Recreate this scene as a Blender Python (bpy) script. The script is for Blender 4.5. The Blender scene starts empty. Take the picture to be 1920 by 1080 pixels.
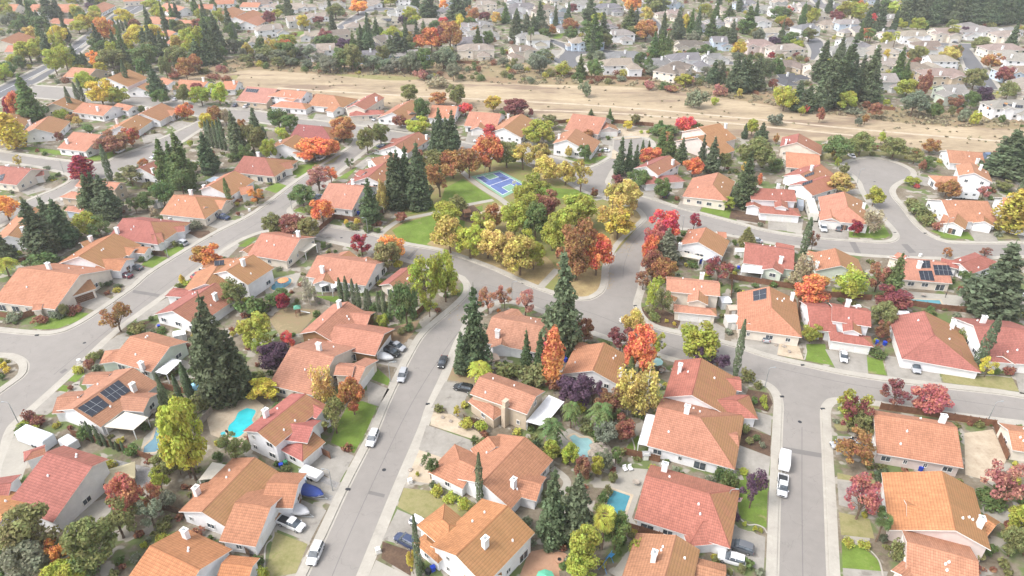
import bpy, bmesh, math, random
import numpy as np
from mathutils import Vector, Matrix
from mathutils.geometry import delaunay_2d_cdt
random.seed(7)
rs = np.random.RandomState(11)
sc = bpy.context.scene
COL = sc.collection
TH = math.radians(31.0); CT, ST = math.cos(TH), math.sin(TH); F = 1280.0; CH = 100.0

# ---- photograph pixel -> point in the world at height z
def P(px, py, z=0.0):
    u = (px-960)/F; v = (py-540)/F
    dx, dy, dz = u, CT-v*ST, -ST-v*CT
    t = (z-CH)/dz
    return Vector((dx*t, dy*t, z))
def RAY(px, py):
    u = (px-960)/F; v = (py-540)/F
    return Vector((u, CT-v*ST, -ST-v*CT))
def SC(y): return F*(ST+CT*(y-540)/F)/CH
def proj(p):
    y, z = p[1], p[2]-CH
    dep = y*CT-z*ST
    return 960+F*p[0]/dep, 540-F*(y*ST+z*CT)/dep
def height_for(px, py, ty):
    b = P(px, py)
    lo, hi = 0.2, 60.0
    for _ in range(30):
        m = (lo+hi)/2
        if proj((b.x, b.y, m))[1] > ty: lo = m
        else: hi = m
    return lo

# ---- objects
ITEMS = []          # things that get their label from looks + landmarks
def link(o, parent=None):
    COL.objects.link(o)
    if parent is not None: o.parent = parent
    return o
def empty(name, loc, rz=0.0):
    o = bpy.data.objects.new(name, None); o.empty_display_size = .5
    o.location = loc; o.rotation_euler = (0, 0, rz)
    return link(o)
def mobj(name, me, parent=None, loc=None, rz=0.0, col=None):
    o = bpy.data.objects.new(name, me)
    if loc is not None: o.location = loc
    o.rotation_euler = (0, 0, rz)
    if col is not None: o.color = (col[0], col[1], col[2], col[3] if len(col) > 3 else 0)
    return link(o, parent)
def thing(o, look, cat, group=None, px=None, label=None):
    o['category'] = cat
    if group: o['group'] = group
    if label: o['label'] = label
    else: ITEMS.append((o, look, px))
    return o
def struct(o, kind='structure'):
    o['kind'] = kind; return o
class MB:
    """collects shapes for ONE mesh"""
    def __init__(s): s.v = []; s.f = []; s.m = []; s.uv = {}
    def face(s, pts, mat=0, uv=None):
        n = len(s.v); s.v += [tuple(p) for p in pts]; s.f.append(list(range(n, n+len(pts)))); s.m.append(mat)
        if uv: s.uv[len(s.f)-1] = uv
    def box(s, c, d, mat=0, rz=0.0, taper=1.0):
        cs, sn = math.cos(rz), math.sin(rz); n = len(s.v)
        for k in (-1, 1):
            t = 1.0 if k < 0 else taper
            for a, b in ((-1,-1),(1,-1),(1,1),(-1,1)):
                x, y = a*d[0]/2*t, b*d[1]/2*t
                s.v.append((c[0]+x*cs-y*sn, c[1]+x*sn+y*cs, c[2]+k*d[2]/2))
        for q in ((3,2,1,0),(4,5,6,7),(0,1,5,4),(1,2,6,5),(2,3,7,6),(3,0,4,7)):
            s.f.append([n+i for i in q]); s.m.append(mat)
    def tube(s, pts, radii, seg=6, mat=0, cap=True):
        pts = [Vector(p) for p in pts]; rings = []
        for i, p in enumerate(pts):
            d = (pts[min(i+1, len(pts)-1)]-pts[max(i-1, 0)]).normalized()
            a = d.cross(Vector((0, 0, 1)));
            if a.length < 1e-3: a = Vector((1, 0, 0))
            a.normalize(); b = d.cross(a)
            n = len(s.v); r = radii[i] if hasattr(radii, '__len__') else radii
            for k in range(seg):
                t = 2*math.pi*k/seg
                s.v.append(tuple(p+a*(r*math.cos(t))+b*(r*math.sin(t))))
            rings.append(n)
        for i in range(len(rings)-1):
            for k in range(seg):
                k2 = (k+1) % seg
                s.f.append([rings[i]+k, rings[i]+k2, rings[i+1]+k2, rings[i+1]+k]); s.m.append(mat)
        if cap:
            s.f.append([rings[0]+k for k in range(seg)][::-1]); s.m.append(mat)
            s.f.append([rings[-1]+k for k in range(seg)]); s.m.append(mat)
    def prism(s, poly, z0, z1, mat=0, top=None):
        n = len(poly)
        a = [(p[0], p[1], z0) for p in poly]; b = [(p[0], p[1], z1) for p in poly]
        for i in range(n):
            j = (i+1) % n
            s.face([a[i], a[j], b[j], b[i]], mat)
        s.face(b, mat if top is None else top); s.face(a[::-1], mat)
    def build(s, name, mats, smooth=False, fix=False):
        me = bpy.data.meshes.new(name); me.from_pydata(s.v, [], s.f)
        for m in mats: me.materials.append(m)
        me.polygons.foreach_set('material_index', s.m)
        if s.uv:
            lay = me.uv_layers.new(name='UVMap')
            for fi, uvs in s.uv.items():
                ls = me.polygons[fi].loop_start
                for k, q in enumerate(uvs): lay.data[ls+k].uv = q
        if smooth: me.polygons.foreach_set('use_smooth', [True]*len(s.f))
        me.update()
        if fix:
            bm = bmesh.new(); bm.from_mesh(me); bmesh.ops.recalc_face_normals(bm, faces=bm.faces); bm.to_mesh(me); bm.free()
        return me

# ---- materials
def mat(name, rough=.8, spec=.3):
    m = bpy.data.materials.new(name); m.use_nodes = True
    nt = m.node_tree; b = nt.nodes['Principled BSDF']
    b.inputs['Roughness'].default_value = rough; b.inputs['Specular IOR Level'].default_value = spec
    return m, nt, b
def N(nt, t, **kw):
    n = nt.nodes.new(t)
    for k, v in kw.items():
        if k in n.inputs: n.inputs[k].default_value = v
        else: setattr(n, k, v)
    return n
def ramp(nt, fac, stops, interp='LINEAR'):
    r = nt.nodes.new('ShaderNodeValToRGB'); e = r.color_ramp.elements; r.color_ramp.interpolation = interp
    while len(e) < len(stops): e.new(.5)
    for el, (p, c) in zip(e, stops):
        el.position = p; el.color = (c[0], c[1], c[2], 1) if hasattr(c, '__len__') else (c, c, c, 1)
    nt.links.new(fac, r.inputs[0]); return r.outputs[0]
def noise(nt, vec, scale, detail=4, rough=.6):
    n = N(nt, 'ShaderNodeTexNoise', Scale=scale, Detail=detail, Roughness=rough)
    nt.links.new(vec, n.inputs['Vector']); return n.outputs['Fac']
def mix(nt, fac, a, b, mode='MIX'):
    n = nt.nodes.new('ShaderNodeMix'); n.data_type = 'RGBA'; n.blend_type = mode
    for s, v in ((0, fac), (6, a), (7, b)):
        if hasattr(v, 'is_output') or isinstance(v, bpy.types.NodeSocket): nt.links.new(v, n.inputs[s])
        elif s == 0: n.inputs[0].default_value = v
        else: n.inputs[s].default_value = (v[0], v[1], v[2], 1)
    return n.outputs[2]
def mth(nt, op, a, b=None, clamp=False):
    n = nt.nodes.new('ShaderNodeMath'); n.operation = op; n.use_clamp = clamp
    for i, v in enumerate((a, b)):
        if v is None: continue
        if isinstance(v, (int, float)): n.inputs[i].default_value = v
        else: nt.links.new(v, n.inputs[i])
    return n.outputs[0]
def bump(nt, b, h, strength=.4, dist=.05):
    n = N(nt, 'ShaderNodeBump', Strength=strength, Distance=dist); nt.links.new(h, n.inputs['Height'])
    nt.links.new(n.outputs[0], b.inputs['Normal'])
def pos(nt): return nt.nodes.new('ShaderNodeNewGeometry').outputs['Position']
def ocol(nt): return nt.nodes.new('ShaderNodeObjectInfo').outputs['Color']
M = {}
def ground_mat(key, cols, s1, s2, rough=.95, spot=None, stretch=None, spot2=None):
    m, nt, b = mat(key, rough, .15); p = pos(nt)
    if stretch:
        mp = N(nt, 'ShaderNodeMapping'); mp.inputs['Scale'].default_value = stretch; nt.links.new(p, mp.inputs[0]); p = mp.outputs[0]
    n1 = noise(nt, p, s1, 5, .62); n2 = noise(nt, p, s2, 4, .7)
    f = mth(nt, 'ADD', mth(nt, 'MULTIPLY', n1, .62), mth(nt, 'MULTIPLY', n2, .38))
    k = len(cols)
    c = ramp(nt, f, [(.34+.32*i/(k-1), q) for i, q in enumerate(cols)])
    if spot:
        n3 = noise(nt, p, spot[0], 3, .6)
        c = mix(nt, ramp(nt, n3, [(spot[1], 0.0), (spot[1]+.08, 1.0)]), c, spot[2])
    if spot2:
        n4 = noise(nt, p, spot2[0], 2, .5)
        c = mix(nt, ramp(nt, n4, [(spot2[1], 0.0), (spot2[1]+.03, 1.0)]), c, spot2[2])
    nt.links.new(c, b.inputs['Base Color']); bump(nt, b, n2, .35, .08)
    M[key] = m
ground_mat('soil', [(.085,.068,.048),(.145,.118,.085),(.20,.17,.128),(.27,.24,.195)], .11, 1.3, spot=(.13, .50, (.115,.145,.055)), spot2=(.24, .57, (.30,.275,.235)))
ground_mat('lawn', [(.095,.115,.03),(.11,.16,.03),(.13,.195,.036),(.175,.215,.06)], .22, 1.9, spot=(.3,.64,(.20,.19,.085)))
ground_mat('drylawn', [(.16,.15,.06),(.20,.19,.08),(.25,.22,.11),(.16,.19,.05)], .3, 1.6)
ground_mat('parkgrass', [(.15,.14,.06),(.22,.17,.085),(.17,.19,.06),(.28,.21,.11)], .07, .9)
ground_mat('field', [(.165,.125,.085),(.27,.21,.14),(.36,.285,.19),(.44,.355,.245)], .035, .45, spot=(.04,.55,(.215,.158,.112)), stretch=(.5,1.6,1))
ground_mat('scrub', [(.17,.12,.075),(.25,.175,.11),(.22,.18,.10),(.34,.25,.16)], .05, .6)
ground_mat('litter', [(.17,.15,.065),(.26,.19,.10),(.30,.235,.115),(.38,.29,.14)], .35, 2.2)
ground_mat('concrete', [(.25,.23,.20),(.30,.28,.243),(.325,.303,.264),(.36,.337,.295)], .12, 1.3, .9)
ground_mat('pave', [(.29,.27,.235),(.335,.312,.272),(.36,.335,.292),(.40,.375,.33)], .3, 1.6)
ground_mat('drive', [(.205,.187,.163),(.25,.232,.205),(.285,.266,.236),(.325,.303,.27)], .2, .9, .9, spot=(.33,.62,(.19,.173,.152)))
ground_mat('sand', [(.30,.24,.17),(.38,.31,.23),(.43,.36,.27),(.47,.40,.31)], .3, 1.6)
ground_mat('gravel', [(.15,.145,.14),(.22,.21,.2),(.28,.27,.26),(.36,.35,.33)], .5, 4.0)
ground_mat('mulch', [(.05,.033,.024),(.085,.055,.04),(.115,.075,.05),(.15,.10,.07)], .5, 2.5)
ground_mat('terra', [(.30,.17,.11),(.37,.22,.145),(.41,.25,.17)], .4, 2)
def asphalt(key, base, var):
    m, nt, b = mat(key, .9, .2); p = pos(nt)
    n1 = noise(nt, p, .045, 4, .55); n2 = noise(nt, p, 7, 2, .6); n3 = noise(nt, p, .35, 4, .7)
    f = mth(nt, 'ADD', mth(nt, 'MULTIPLY', n1, .55), mth(nt, 'MULTIPLY', n3, .45))
    c = ramp(nt, f, [(.3, [x*(1-var) for x in base]), (.5, base), (.72, [x*(1+var) for x in base])])
    vo = N(nt, 'ShaderNodeTexVoronoi', Scale=.11); vo.feature = 'DISTANCE_TO_EDGE'
    nz = N(nt, 'ShaderNodeTexNoise', Scale=.5); nt.links.new(p, nz.inputs['Vector'])
    ad = N(nt, 'ShaderNodeVectorMath'); ad.operation = 'ADD'; nt.links.new(p, ad.inputs[0])
    sca = N(nt, 'ShaderNodeVectorMath'); sca.operation = 'SCALE'; sca.inputs['Scale'].default_value = 3.0
    nt.links.new(nz.outputs['Color'], sca.inputs[0]); nt.links.new(sca.outputs[0], ad.inputs[1]); nt.links.new(ad.outputs[0], vo.inputs['Vector'])
    cr = ramp(nt, vo.outputs['Distance'], [(.0, .62), (.006, 1.0)])
    c = mix(nt, .45, c, cr, 'MULTIPLY')
    nt.links.new(c, b.inputs['Base Color']); bump(nt, b, n2, .15, .02); M[key] = m
asphalt('road', (.232,.214,.196), .13)
asphalt('darkroad', (.125,.125,.132), .12)
asphalt('patch', (.16,.15,.142), .1)
def plain(key, c, rough=.6, spec=.4, var=.12, sc_=1.2, metal=0.0):
    m, nt, b = mat(key, rough, spec)
    n = noise(nt, pos(nt), sc_, 4, .6)
    nt.links.new(ramp(nt, n, [(.3, [x*(1-var) for x in c]), (.7, [min(1, x*(1+var)) for x in c])]), b.inputs['Base Color'])
    b.inputs['Metallic'].default_value = metal
    M[key] = m
def tinted(key, rough=.7, spec=.3, var=.15, sc_=.8, coat=0.0):
    m, nt, b = mat(key, rough, spec)
    n = noise(nt, pos(nt), sc_, 4, .6)
    c = mix(nt, 1.0, ocol(nt), ramp(nt, n, [(.3, 1-var), (.7, 1.0)]), 'MULTIPLY')
    nt.links.new(c, b.inputs['Base Color']); b.inputs['Coat Weight'].default_value = coat
    M[key] = m
tinted('wall', .85, .2, .14, .7)
tinted('paint', .28, .5, .03, 2, .6)
tinted('cloth', .75, .2, .12, 2)
tinted('metal', .5, .4, .1, 1.5)
plain('trim', (.74,.72,.69), .6, .3, .06)
plain('chimney', (.72,.71,.70), .8, .2, .1)
plain('soffit', (.36,.30,.25), .8, .2)
plain('garage', (.68,.66,.63), .6, .3, .05)
plain('fence', (.17,.085,.052), .85, .15, .3, 1.0)
plain('fencegrey', (.27,.235,.20), .85, .15, .25, 1.0)
plain('bark', (.15,.105,.075), .9, .1, .3, 3)
plain('whitebark', (.55,.52,.46), .85, .2, .2, 3)
plain('tyre', (.02,.02,.02), .8, .2); plain('rim', (.42,.43,.45), .35, .5, .05, 1, .6)
plain('dark', (.028,.03,.034), .6, .3); plain('steel', (.36,.38,.38), .45, .5, .1, 1, .5)
plain('solar', (.018,.021,.032), .22, .6, .25, 1.5); plain('white', (.8,.8,.8), .5, .3, .04)
plain('lampglass', (.85,.85,.8), .3, .5, .02); plain('taillight', (.4,.02,.02), .3, .5, .05)
plain('brown', (.16,.085,.05), .8, .2, .2); plain('skin', (.5,.3,.22), .6, .3); plain('courtgreen', (.18,.31,.22), .8, .2, .1, .4)
plain('courtblue', (.10,.14,.30), .8, .2, .14, .4); plain('courtdark', (.07,.085,.19), .8, .2, .14, .4); plain('stone', (.30,.26,.22), .9, .1, .3, 1.3)
m, nt, b = mat('glass', .08, .6); b.inputs['Base Color'].default_value = (.045,.055,.065,1)
nt.links.new(ramp(nt, noise(nt, pos(nt), .7, 2), [(.35,(.03,.038,.048)),(.7,(.10,.12,.14))]), b.inputs['Base Color']); M['glass'] = m
m, nt, b = mat('water', .06, .5)
n = noise(nt, pos(nt), .5, 3); nt.links.new(mix(nt, 1.0, ocol(nt), ramp(nt, n, [(.35, .8), (.7, 1.0)]), 'MULTIPLY'), b.inputs['Base Color'])
bump(nt, b, noise(nt, pos(nt), 2.2, 2), .12, .05); M['water'] = m
# roof tiles: courses follow the slope (UV in metres), colour from the object, ochre brown mixed in on right-facing slopes
def tile_mat(key, course, col_w, strength):
    m, nt, b = mat(key, .82, .2)
    uv = nt.nodes.new('ShaderNodeUVMap').outputs[0]
    sp = nt.nodes.new('ShaderNodeSeparateXYZ'); nt.links.new(uv, sp.inputs[0])
    fr = mth(nt, 'FRACT', mth(nt, 'DIVIDE', sp.outputs[1], course))
    row = ramp(nt, fr, [(0, 1-.50*strength), (.16, 1-.12*strength), (.5, 1.0), (1, 1+.10*strength)])
    fu = mth(nt, 'FRACT', mth(nt, 'DIVIDE', sp.outputs[0], col_w))
    colm = ramp(nt, fu, [(0, 1-.22*strength), (.3, 1.0), (.7, 1+.04*strength), (1, 1-.22*strength)])
    wn = N(nt, 'ShaderNodeTexWhiteNoise'); wn.noise_dimensions = '2D'
    sn = N(nt, 'ShaderNodeVectorMath'); sn.operation = 'SNAP'; sn.inputs[1].default_value = (col_w, course, 1); nt.links.new(uv, sn.inputs[0]); nt.links.new(sn.outputs[0], wn.inputs['Vector'])
    c = mix(nt, 1.0, ocol(nt), row, 'MULTIPLY'); c = mix(nt, 1.0, c, colm, 'MULTIPLY')
    c = mix(nt, .5*strength, c, ramp(nt, wn.outputs['Value'], [(0, (.72,.70,.70)), (.5, (1,1,1)), (1, (1.22,1.2,1.2))]), 'MULTIPLY')
    big = noise(nt, pos(nt), .35, 5, .65)
    c = mix(nt, 1.0, c, ramp(nt, big, [(.3, (.88,.87,.86)), (.7, (1.07,1.07,1.07))]), 'MULTIPLY')
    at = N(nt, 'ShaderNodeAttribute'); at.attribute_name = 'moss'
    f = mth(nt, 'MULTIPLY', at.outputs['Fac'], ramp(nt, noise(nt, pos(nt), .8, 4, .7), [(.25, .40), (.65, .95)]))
    ochre_row = mix(nt, 1.0, (.29,.165,.075), row, 'MULTIPLY')
    c = mix(nt, f, c, ochre_row)
    st = N(nt, 'ShaderNodeMapping'); st.inputs['Scale'].default_value = (1.6, .12, 1); nt.links.new(uv, st.inputs[0])
    c = mix(nt, .5, c, ramp(nt, noise(nt, st.outputs[0], 1.0, 3, .6), [(.35, (.82,.80,.78)), (.6, (1.04,1.04,1.04))]), 'MULTIPLY')
    nt.links.new(c, b.inputs['Base Color']); bump(nt, b, mth(nt, 'MULTIPLY', fr, colm), .6, .07); M[key] = m
tile_mat('tile', .50, .36, .85)
tile_mat('shingle', .40, .5, .35)
def leaf_mat(key, hue, val, fixed=None):
    m, nt, b = mat(key, .75, .15)
    g = nt.nodes.new('ShaderNodeNewGeometry'); oi = nt.nodes.new('ShaderNodeObjectInfo')
    hs = nt.nodes.new('ShaderNodeHueSaturation')
    tc = nt.nodes.new('ShaderNodeTexCoord').outputs['Object']
    vadd = N(nt, 'ShaderNodeVectorMath'); vadd.operation = 'ADD'; nt.links.new(tc, vadd.inputs[0])
    cx = nt.nodes.new('ShaderNodeCombineXYZ'); nt.links.new(mth(nt, 'MULTIPLY', oi.outputs['Random'], 37.0), cx.inputs[0]); nt.links.new(cx.outputs[0], vadd.inputs[1])
    n = noise(nt, vadd.outputs[0], 3.2, 2, .5)
    h = mth(nt, 'ADD', mth(nt, 'MULTIPLY', mth(nt, 'SUBTRACT', n, .5), hue*2.4), mth(nt, 'MULTIPLY', mth(nt, 'SUBTRACT', g.outputs['Random Per Island'], .5), hue))
    nt.links.new(mth(nt, 'ADD', h, .5), hs.inputs['Hue'])
    v = mth(nt, 'ADD', mth(nt, 'MULTIPLY', g.outputs['Random Per Island'], val), 1.0-val*.5)
    nt.links.new(mth(nt, 'MULTIPLY', v, mth(nt, 'ADD', mth(nt, 'MULTIPLY', n, .5), .75)), hs.inputs['Value'])
    g2_ = mth(nt, 'MULTIPLY', ramp(nt, noise(nt, vadd.outputs[0], 1.9, 2, .5), [(.42, 0.0), (.62, 1.0)]), oi.outputs['Alpha'])
    if fixed: hs.inputs['Color'].default_value = (*fixed, 1)
    else: nt.links.new(mix(nt, g2_, oi.outputs['Color'], (.17,.165,.05)), hs.inputs['Color'])
    nt.nodes; nt.links.new(hs.outputs[0], b.inputs['Base Color'])
    tr = nt.nodes.new('ShaderNodeBsdfTranslucent'); nt.links.new(hs.outputs[0], tr.inputs[0])
    ms = nt.nodes.new('ShaderNodeMixShader'); ms.inputs[0].default_value = .38
    nt.links.new(b.outputs[0], ms.inputs[1]); nt.links.new(tr.outputs[0], ms.inputs[2])
    nt.links.new(ms.outputs[0], nt.nodes['Material Output'].inputs[0]); M[key] = m
leaf_mat('leaf', .055, .55); leaf_mat('needle', .03, .7)
for k_, c_ in (('under_green',(.13,.18,.06)),('under_olive',(.22,.22,.085)),('under_grey',(.22,.24,.16)),('under_red',(.28,.13,.085)),('under_yellow',(.44,.40,.09))): leaf_mat(k_, .05, .6, c_)
SUN, SKY, EXPO, HAZE = .95, .15, 1.42, .00015
# ================= ground, roads, pavements ==================
def smooth(pts, n=4):
    out = []; L = len(pts)
    for i in range(L-1):
        p0, p1, p2, p3 = pts[max(i-1,0)], pts[i], pts[i+1], pts[min(i+2,L-1)]
        for k in range(n):
            t = k/n
            out.append(tuple(.5*((2*p1[j])+(-p0[j]+p2[j])*t+(2*p0[j]-5*p1[j]+4*p2[j]-p3[j])*t*t+(-p0[j]+3*p1[j]-3*p2[j]+p3[j])*t**3) for j in (0,1)))
    out.append(tuple(pts[-1])); return out
def pp(s):      # "x,y x,y ..." in photograph pixels
    return [tuple(float(a) for a in q.split(',')) for q in s.split()]
def W2(pts): return [P(x, y).xy for x, y in pts]
def kerbs(*lines):                                  # kerb lines (smoothed on the ground) joined into one outline
    out = []
    for l in lines:
        w = [tuple(q) for q in W2(pp(l))]
        out += smooth(w, 4) if len(w) > 2 else w
    return out
ROADS = [  # (outline, dark?)
 # street from the bottom of the frame with the junction below the park
 (kerbs("545,1140 573,1080 610,1005 652,914 689,842 706,810 730,752 745,720 767,675 792,632 817,607 855,575 877,552 880,535 872,522 860,515 802,497 762,486 705,470 655,458 600,446 560,436 540,434",
        "540,400 597,420 670,434 705,442 753,457 813,468 857,480 920,503 973,527 1023,547 1070,560 1100,562 1120,555 1133,543 1138,525 1140,500 1150,480 1157,465 1172,447 1205,417 1211,409 1207,400 1198,391 1185,385 1150,374 1120,365",
        "1150,350 1197,365 1260,386 1310,400 1372,416 1440,434 1515,445 1590,451 1652,455 1676,452 1685,444 1682,435",
        "1740,440 1765,451 1802,456 1920,456 2000,455",
        "2000,478 1920,479 1815,482 1715,481 1615,476 1532,465 1440,453 1372,440 1300,429 1262,428 1235,437 1216,460 1207,490 1202,507 1198,540 1190,568 1195,588 1210,605 1235,617 1272,626 1335,639 1385,652 1440,670 1515,687 1615,707 1765,726 1865,737 1920,745 2000,755",
        "2000,800 1920,790 1777,772 1640,752 1600,747 1562,747 1548,755 1542,768 1542,790 1545,850 1549,935 1555,1080 1558,1140",
        "1454,1140 1456,1080 1460,935 1464,810 1466,765 1464,747 1455,730 1440,718 1415,710 1372,699 1282,676 1230,661 1142,631 1110,620 1060,600 1003,575 955,563 920,568 892,582 875,600 862,625 852,645 830,700 802,760 787,803 737,920 672,1080 645,1140"), 0),
 # street on the left and its side street
 (kerbs("665,270 640,288 562,337 480,398 400,440 290,507 250,540 182,587 150,607 120,621 87,627 50,626 0,621 -80,612",
        "-80,652 0,662 20,663 38,669 49,678 51,690 42,706 0,737 -80,800",
        "-80,1000 -20,930 0,868 5,830 15,803 30,787 75,747 147,682 217,617 322,540 425,462 480,436 515,430 545,433 600,446",
        "600,420 565,412 545,402 540,392 560,376 602,352 630,325 680,285 700,270"), 0),
 # street behind the park
 (kerbs("60,160 160,172 265,175 330,188 400,202 480,208 557,222 640,232 767,250 862,266 960,283 1030,293 1075,306 1100,315 1120,310 1147,295",
        "1150,262 1185,257 1215,262 1222,275 1200,290 1165,302 1148,318 1140,332 1137,342 1150,352 1197,366",
        "1185,386 1120,366 1085,352 1050,330 1010,307 940,297 850,287 760,268 715,266 700,270 680,285",
        "665,270 668,258 640,250 550,238 480,228 420,225"), 0),
 (kerbs("420,225 395,232 375,242 300,290 250,312 215,325 142,352 110,370 50,395 0,422 -60,450",
        "-60,430 0,400 37,384 75,367 105,355 130,342 137,334 132,327 110,320 70,311 0,301 -60,294",
        "-60,276 0,284 70,295 125,302 170,306 190,305 207,301 225,292 287,270 300,262 370,230 376,222 370,216 320,207 260,195 160,190 60,182",
        "60,160 200,170 330,188 420,206"), 0),
 # cul-de-sac on the right
 (kerbs("1685,446 1682,435 1665,415 1640,390 1620,357 1614,342 1600,327 1587,319 1583,311 1590,304 1610,298 1635,296 1660,299 1685,307 1705,317 1710,325 1705,332 1690,338 1676,347 1670,357 1675,370 1692,390 1715,420 1740,441"), 0),
 # the wide road, upper left
 (kerbs("-60,190 0,162 60,133 100,112 140,80 175,55 220,22 262,2 300,-16", "345,-16 300,2 268,18 222,40 188,66 150,98 102,134 75,152 0,184 -60,215"), 1),
 # roads beyond the field
 (kerbs("1030,72 1058,80 1085,86 1130,93 1180,97","1180,102 1130,101 1098,101 1082,107 1083,116 1095,124 1098,133 1090,138 1070,136 1055,124 1040,116 1038,110 1052,102 1058,94 1052,88 1030,78"), 1),
 (kerbs("1176,22 1195,26 1214,34 1228,46 1236,60 1238,72","1247,72 1246,58 1238,44 1222,30 1204,22 1184,14"), 1),
 (kerbs("1515,-10 1526,4 1540,17 1553,23","1560,18 1549,10 1541,0 1534,-12"), 1),
 (kerbs("1700,84 1760,86 1795,87 1803,108 1816,140 1832,166","1874,168 1862,150 1840,118 1824,97 1822,90 1860,92","1860,84 1800,81 1700,79"), 1),
 (kerbs("640,56 665,40 690,27 690,22 740,20","740,15 700,14 684,18 655,34 630,50"), 1),
 (kerbs("1330,111 1400,116 1450,124","1450,131 1400,123 1330,118"), 1),
 (kerbs("1512,80 1520,95 1517,112","1528,112 1540,96 1545,82 1535,72 1518,70"), 1),
]
BIG = [Vector((-2500,-200)), Vector((2500,-200)), Vector((2500,4500)), Vector((-2500,4500))]
verts = list(BIG); faces = [[0,1,2,3]]
for poly, dk in ROADS:
    if sum(a[0]*b[1]-a[1]*b[0] for a, b in zip(poly, poly[1:]+poly[:1])) < 0: poly.reverse()
    n = len(verts); verts += [Vector(q) for q in poly]; faces.append(list(range(n, n+len(poly))))
vo, eo, fo, _, _, of = delaunay_2d_cdt(verts, [], faces, 1, .02)
ROADF = {}; gm = MB(); rm = MB(); dm = MB(); edge_use = {}
ZR = -.13
for fi, f in enumerate(fo):
    src = [k for k in of[fi] if k > 0]
    pts = [vo[i] for i in f]
    if src:
        dk = any(ROADS[k-1][1] for k in src)
        (dm if dk else rm).face([(p.x, p.y, ZR) for p in pts])
    else:
        gm.face([(p.x, p.y, 0) for p in pts])
    for a, b in zip(f, f[1:]+f[:1]):
        edge_use.setdefault((min(a,b), max(a,b)), []).append((bool(src), a, b))
nxt = {}
for k, us in edge_use.items():
    if len(us) == 2 and us[0][0] != us[1][0]:
        r = us[0] if us[0][0] else us[1]            # the road side, road on the left of a->b
        nxt.setdefault(r[1], []).append(r[2])
loops = []
while nxt:
    s = next(iter(nxt)); cur = s; lp = [s]
    while True:
        t = nxt[cur].pop()
        if not nxt[cur]: del nxt[cur]
        cur = t
        if cur == s or cur not in nxt: break
        lp.append(cur)
    loops.append([vo[i].copy() for i in lp])
KERB = []
km = MB(); pm = MB()
def offset(lp, d):
    out = []; L = len(lp)
    for i in range(L):
        a, b, c = lp[i-1], lp[i], lp[(i+1) % L]
        e1 = (b-a); e2 = (c-b)
        if e1.length < 1e-6: e1 = e2
        if e2.length < 1e-6: e2 = e1
        e1 = e1.normalized(); e2 = e2.normalized()
        n = Vector((e1.y+e2.y, -(e1.x+e2.x)))
        n = n.normalized() if n.length > 1e-4 else Vector((e1.y, -e1.x))
        k = max(.6, n.dot(Vector((e1.y, -e1.x))))
        out.append(b+n*(d/k))
    return out
for lp in loops:
    q = [lp[0]]
    for p in lp[1:]:
        if (p-q[-1]).length > .35: q.append(p)
    lp = q
    if len(lp) < 3: continue
    far = min(p.y for p in lp) > 560
    o1, o2, g1 = offset(lp, .16), offset(lp, 1.75 if not far else 2.6), offset(lp, -.45)
    L = len(lp)
    for i in range(L):
        j = (i+1) % L; a, b = lp[i], lp[j]
        KERB.append((a, b))
        V = lambda p, z: (p.x, p.y, z)
        km.face([V(a,ZR), V(b,ZR), V(b,.022), V(a,.022)])
        km.face([V(a,.022), V(b,.022), V(o1[j],.022), V(o1[i],.022)])
        km.face([V(g1[i],ZR+.006), V(g1[j],ZR+.006), V(b,ZR+.006), V(a,ZR+.006)])
        pm.face([V(o1[i],.018), V(o1[j],.018), V(o2[j],.018), V(o2[i],.018)])
struct(mobj('ground', gm.build('ground', [M['soil']])))
struct(mobj('road', rm.build('road', [M['road']])))
struct(mobj('far_road', dm.build('far_road', [M['darkroad']])))
struct(mobj('kerb', km.build('kerb', [M['pave']], fix=False)))
struct(mobj('pavement', pm.build('pavement', [M['pave']], fix=False)))
KA = np.array([[a.x, a.y] for a, b in KERB]); KB = np.array([[b.x, b.y] for a, b in KERB])
def kerb_dist(x, y):
    p = np.array([x, y]); d = KB-KA; t = np.clip(((p-KA)*d).sum(1)/np.maximum((d*d).sum(1), 1e-9), 0, 1)
    return float(np.sqrt(((KA+d*t[:, None]-p)**2).sum(1)).min())
def inpoly(x, y, poly):
    r = False; j = len(poly)-1
    for i in range(len(poly)):
        xi, yi = poly[i][0], poly[i][1]; xj, yj = poly[j][0], poly[j][1]
        if (yi > y) != (yj > y) and x < (xj-xi)*(y-yi)/(yj-yi)+xi: r = not r
        j = i
    return r
def on_road(x, y): return any(inpoly(x, y, r[0]) for r in ROADS)
AREAS = []     # (kind, polygon) for keeping plants off them
zc = [0]
def sheet(name, matk, texts, z, curve=False):
    mb = MB()
    for t in texts:
        pl = [tuple(q) for q in W2(pp(t))]
        if curve: pl = smooth(pl+[pl[0]], 3)[:-1]
        zc[0] += 1; zz = z+(zc[0] % 17)*.0004
        vo_, _, fo_, _, _, _ = delaunay_2d_cdt([Vector(q) for q in pl], [], [list(range(len(pl)))], 1, .001)
        for f in fo_: mb.face([(vo_[i].x, vo_[i].y, zz) for i in f])
        AREAS.append((name, pl))
    return struct(mobj(name, mb.build(name, [M[matk]])))
sheet('dry_field', 'field', ["300,150 420,138 470,128 600,137 760,142 900,152 1000,155 1180,160 1300,172 1500,203 1700,228 1920,240 2150,252 2150,320 1920,300 1740,280 1600,264 1430,263 1250,239 1110,229 960,216 840,209 740,203 600,188 480,168 400,155"], .004, True)
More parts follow.
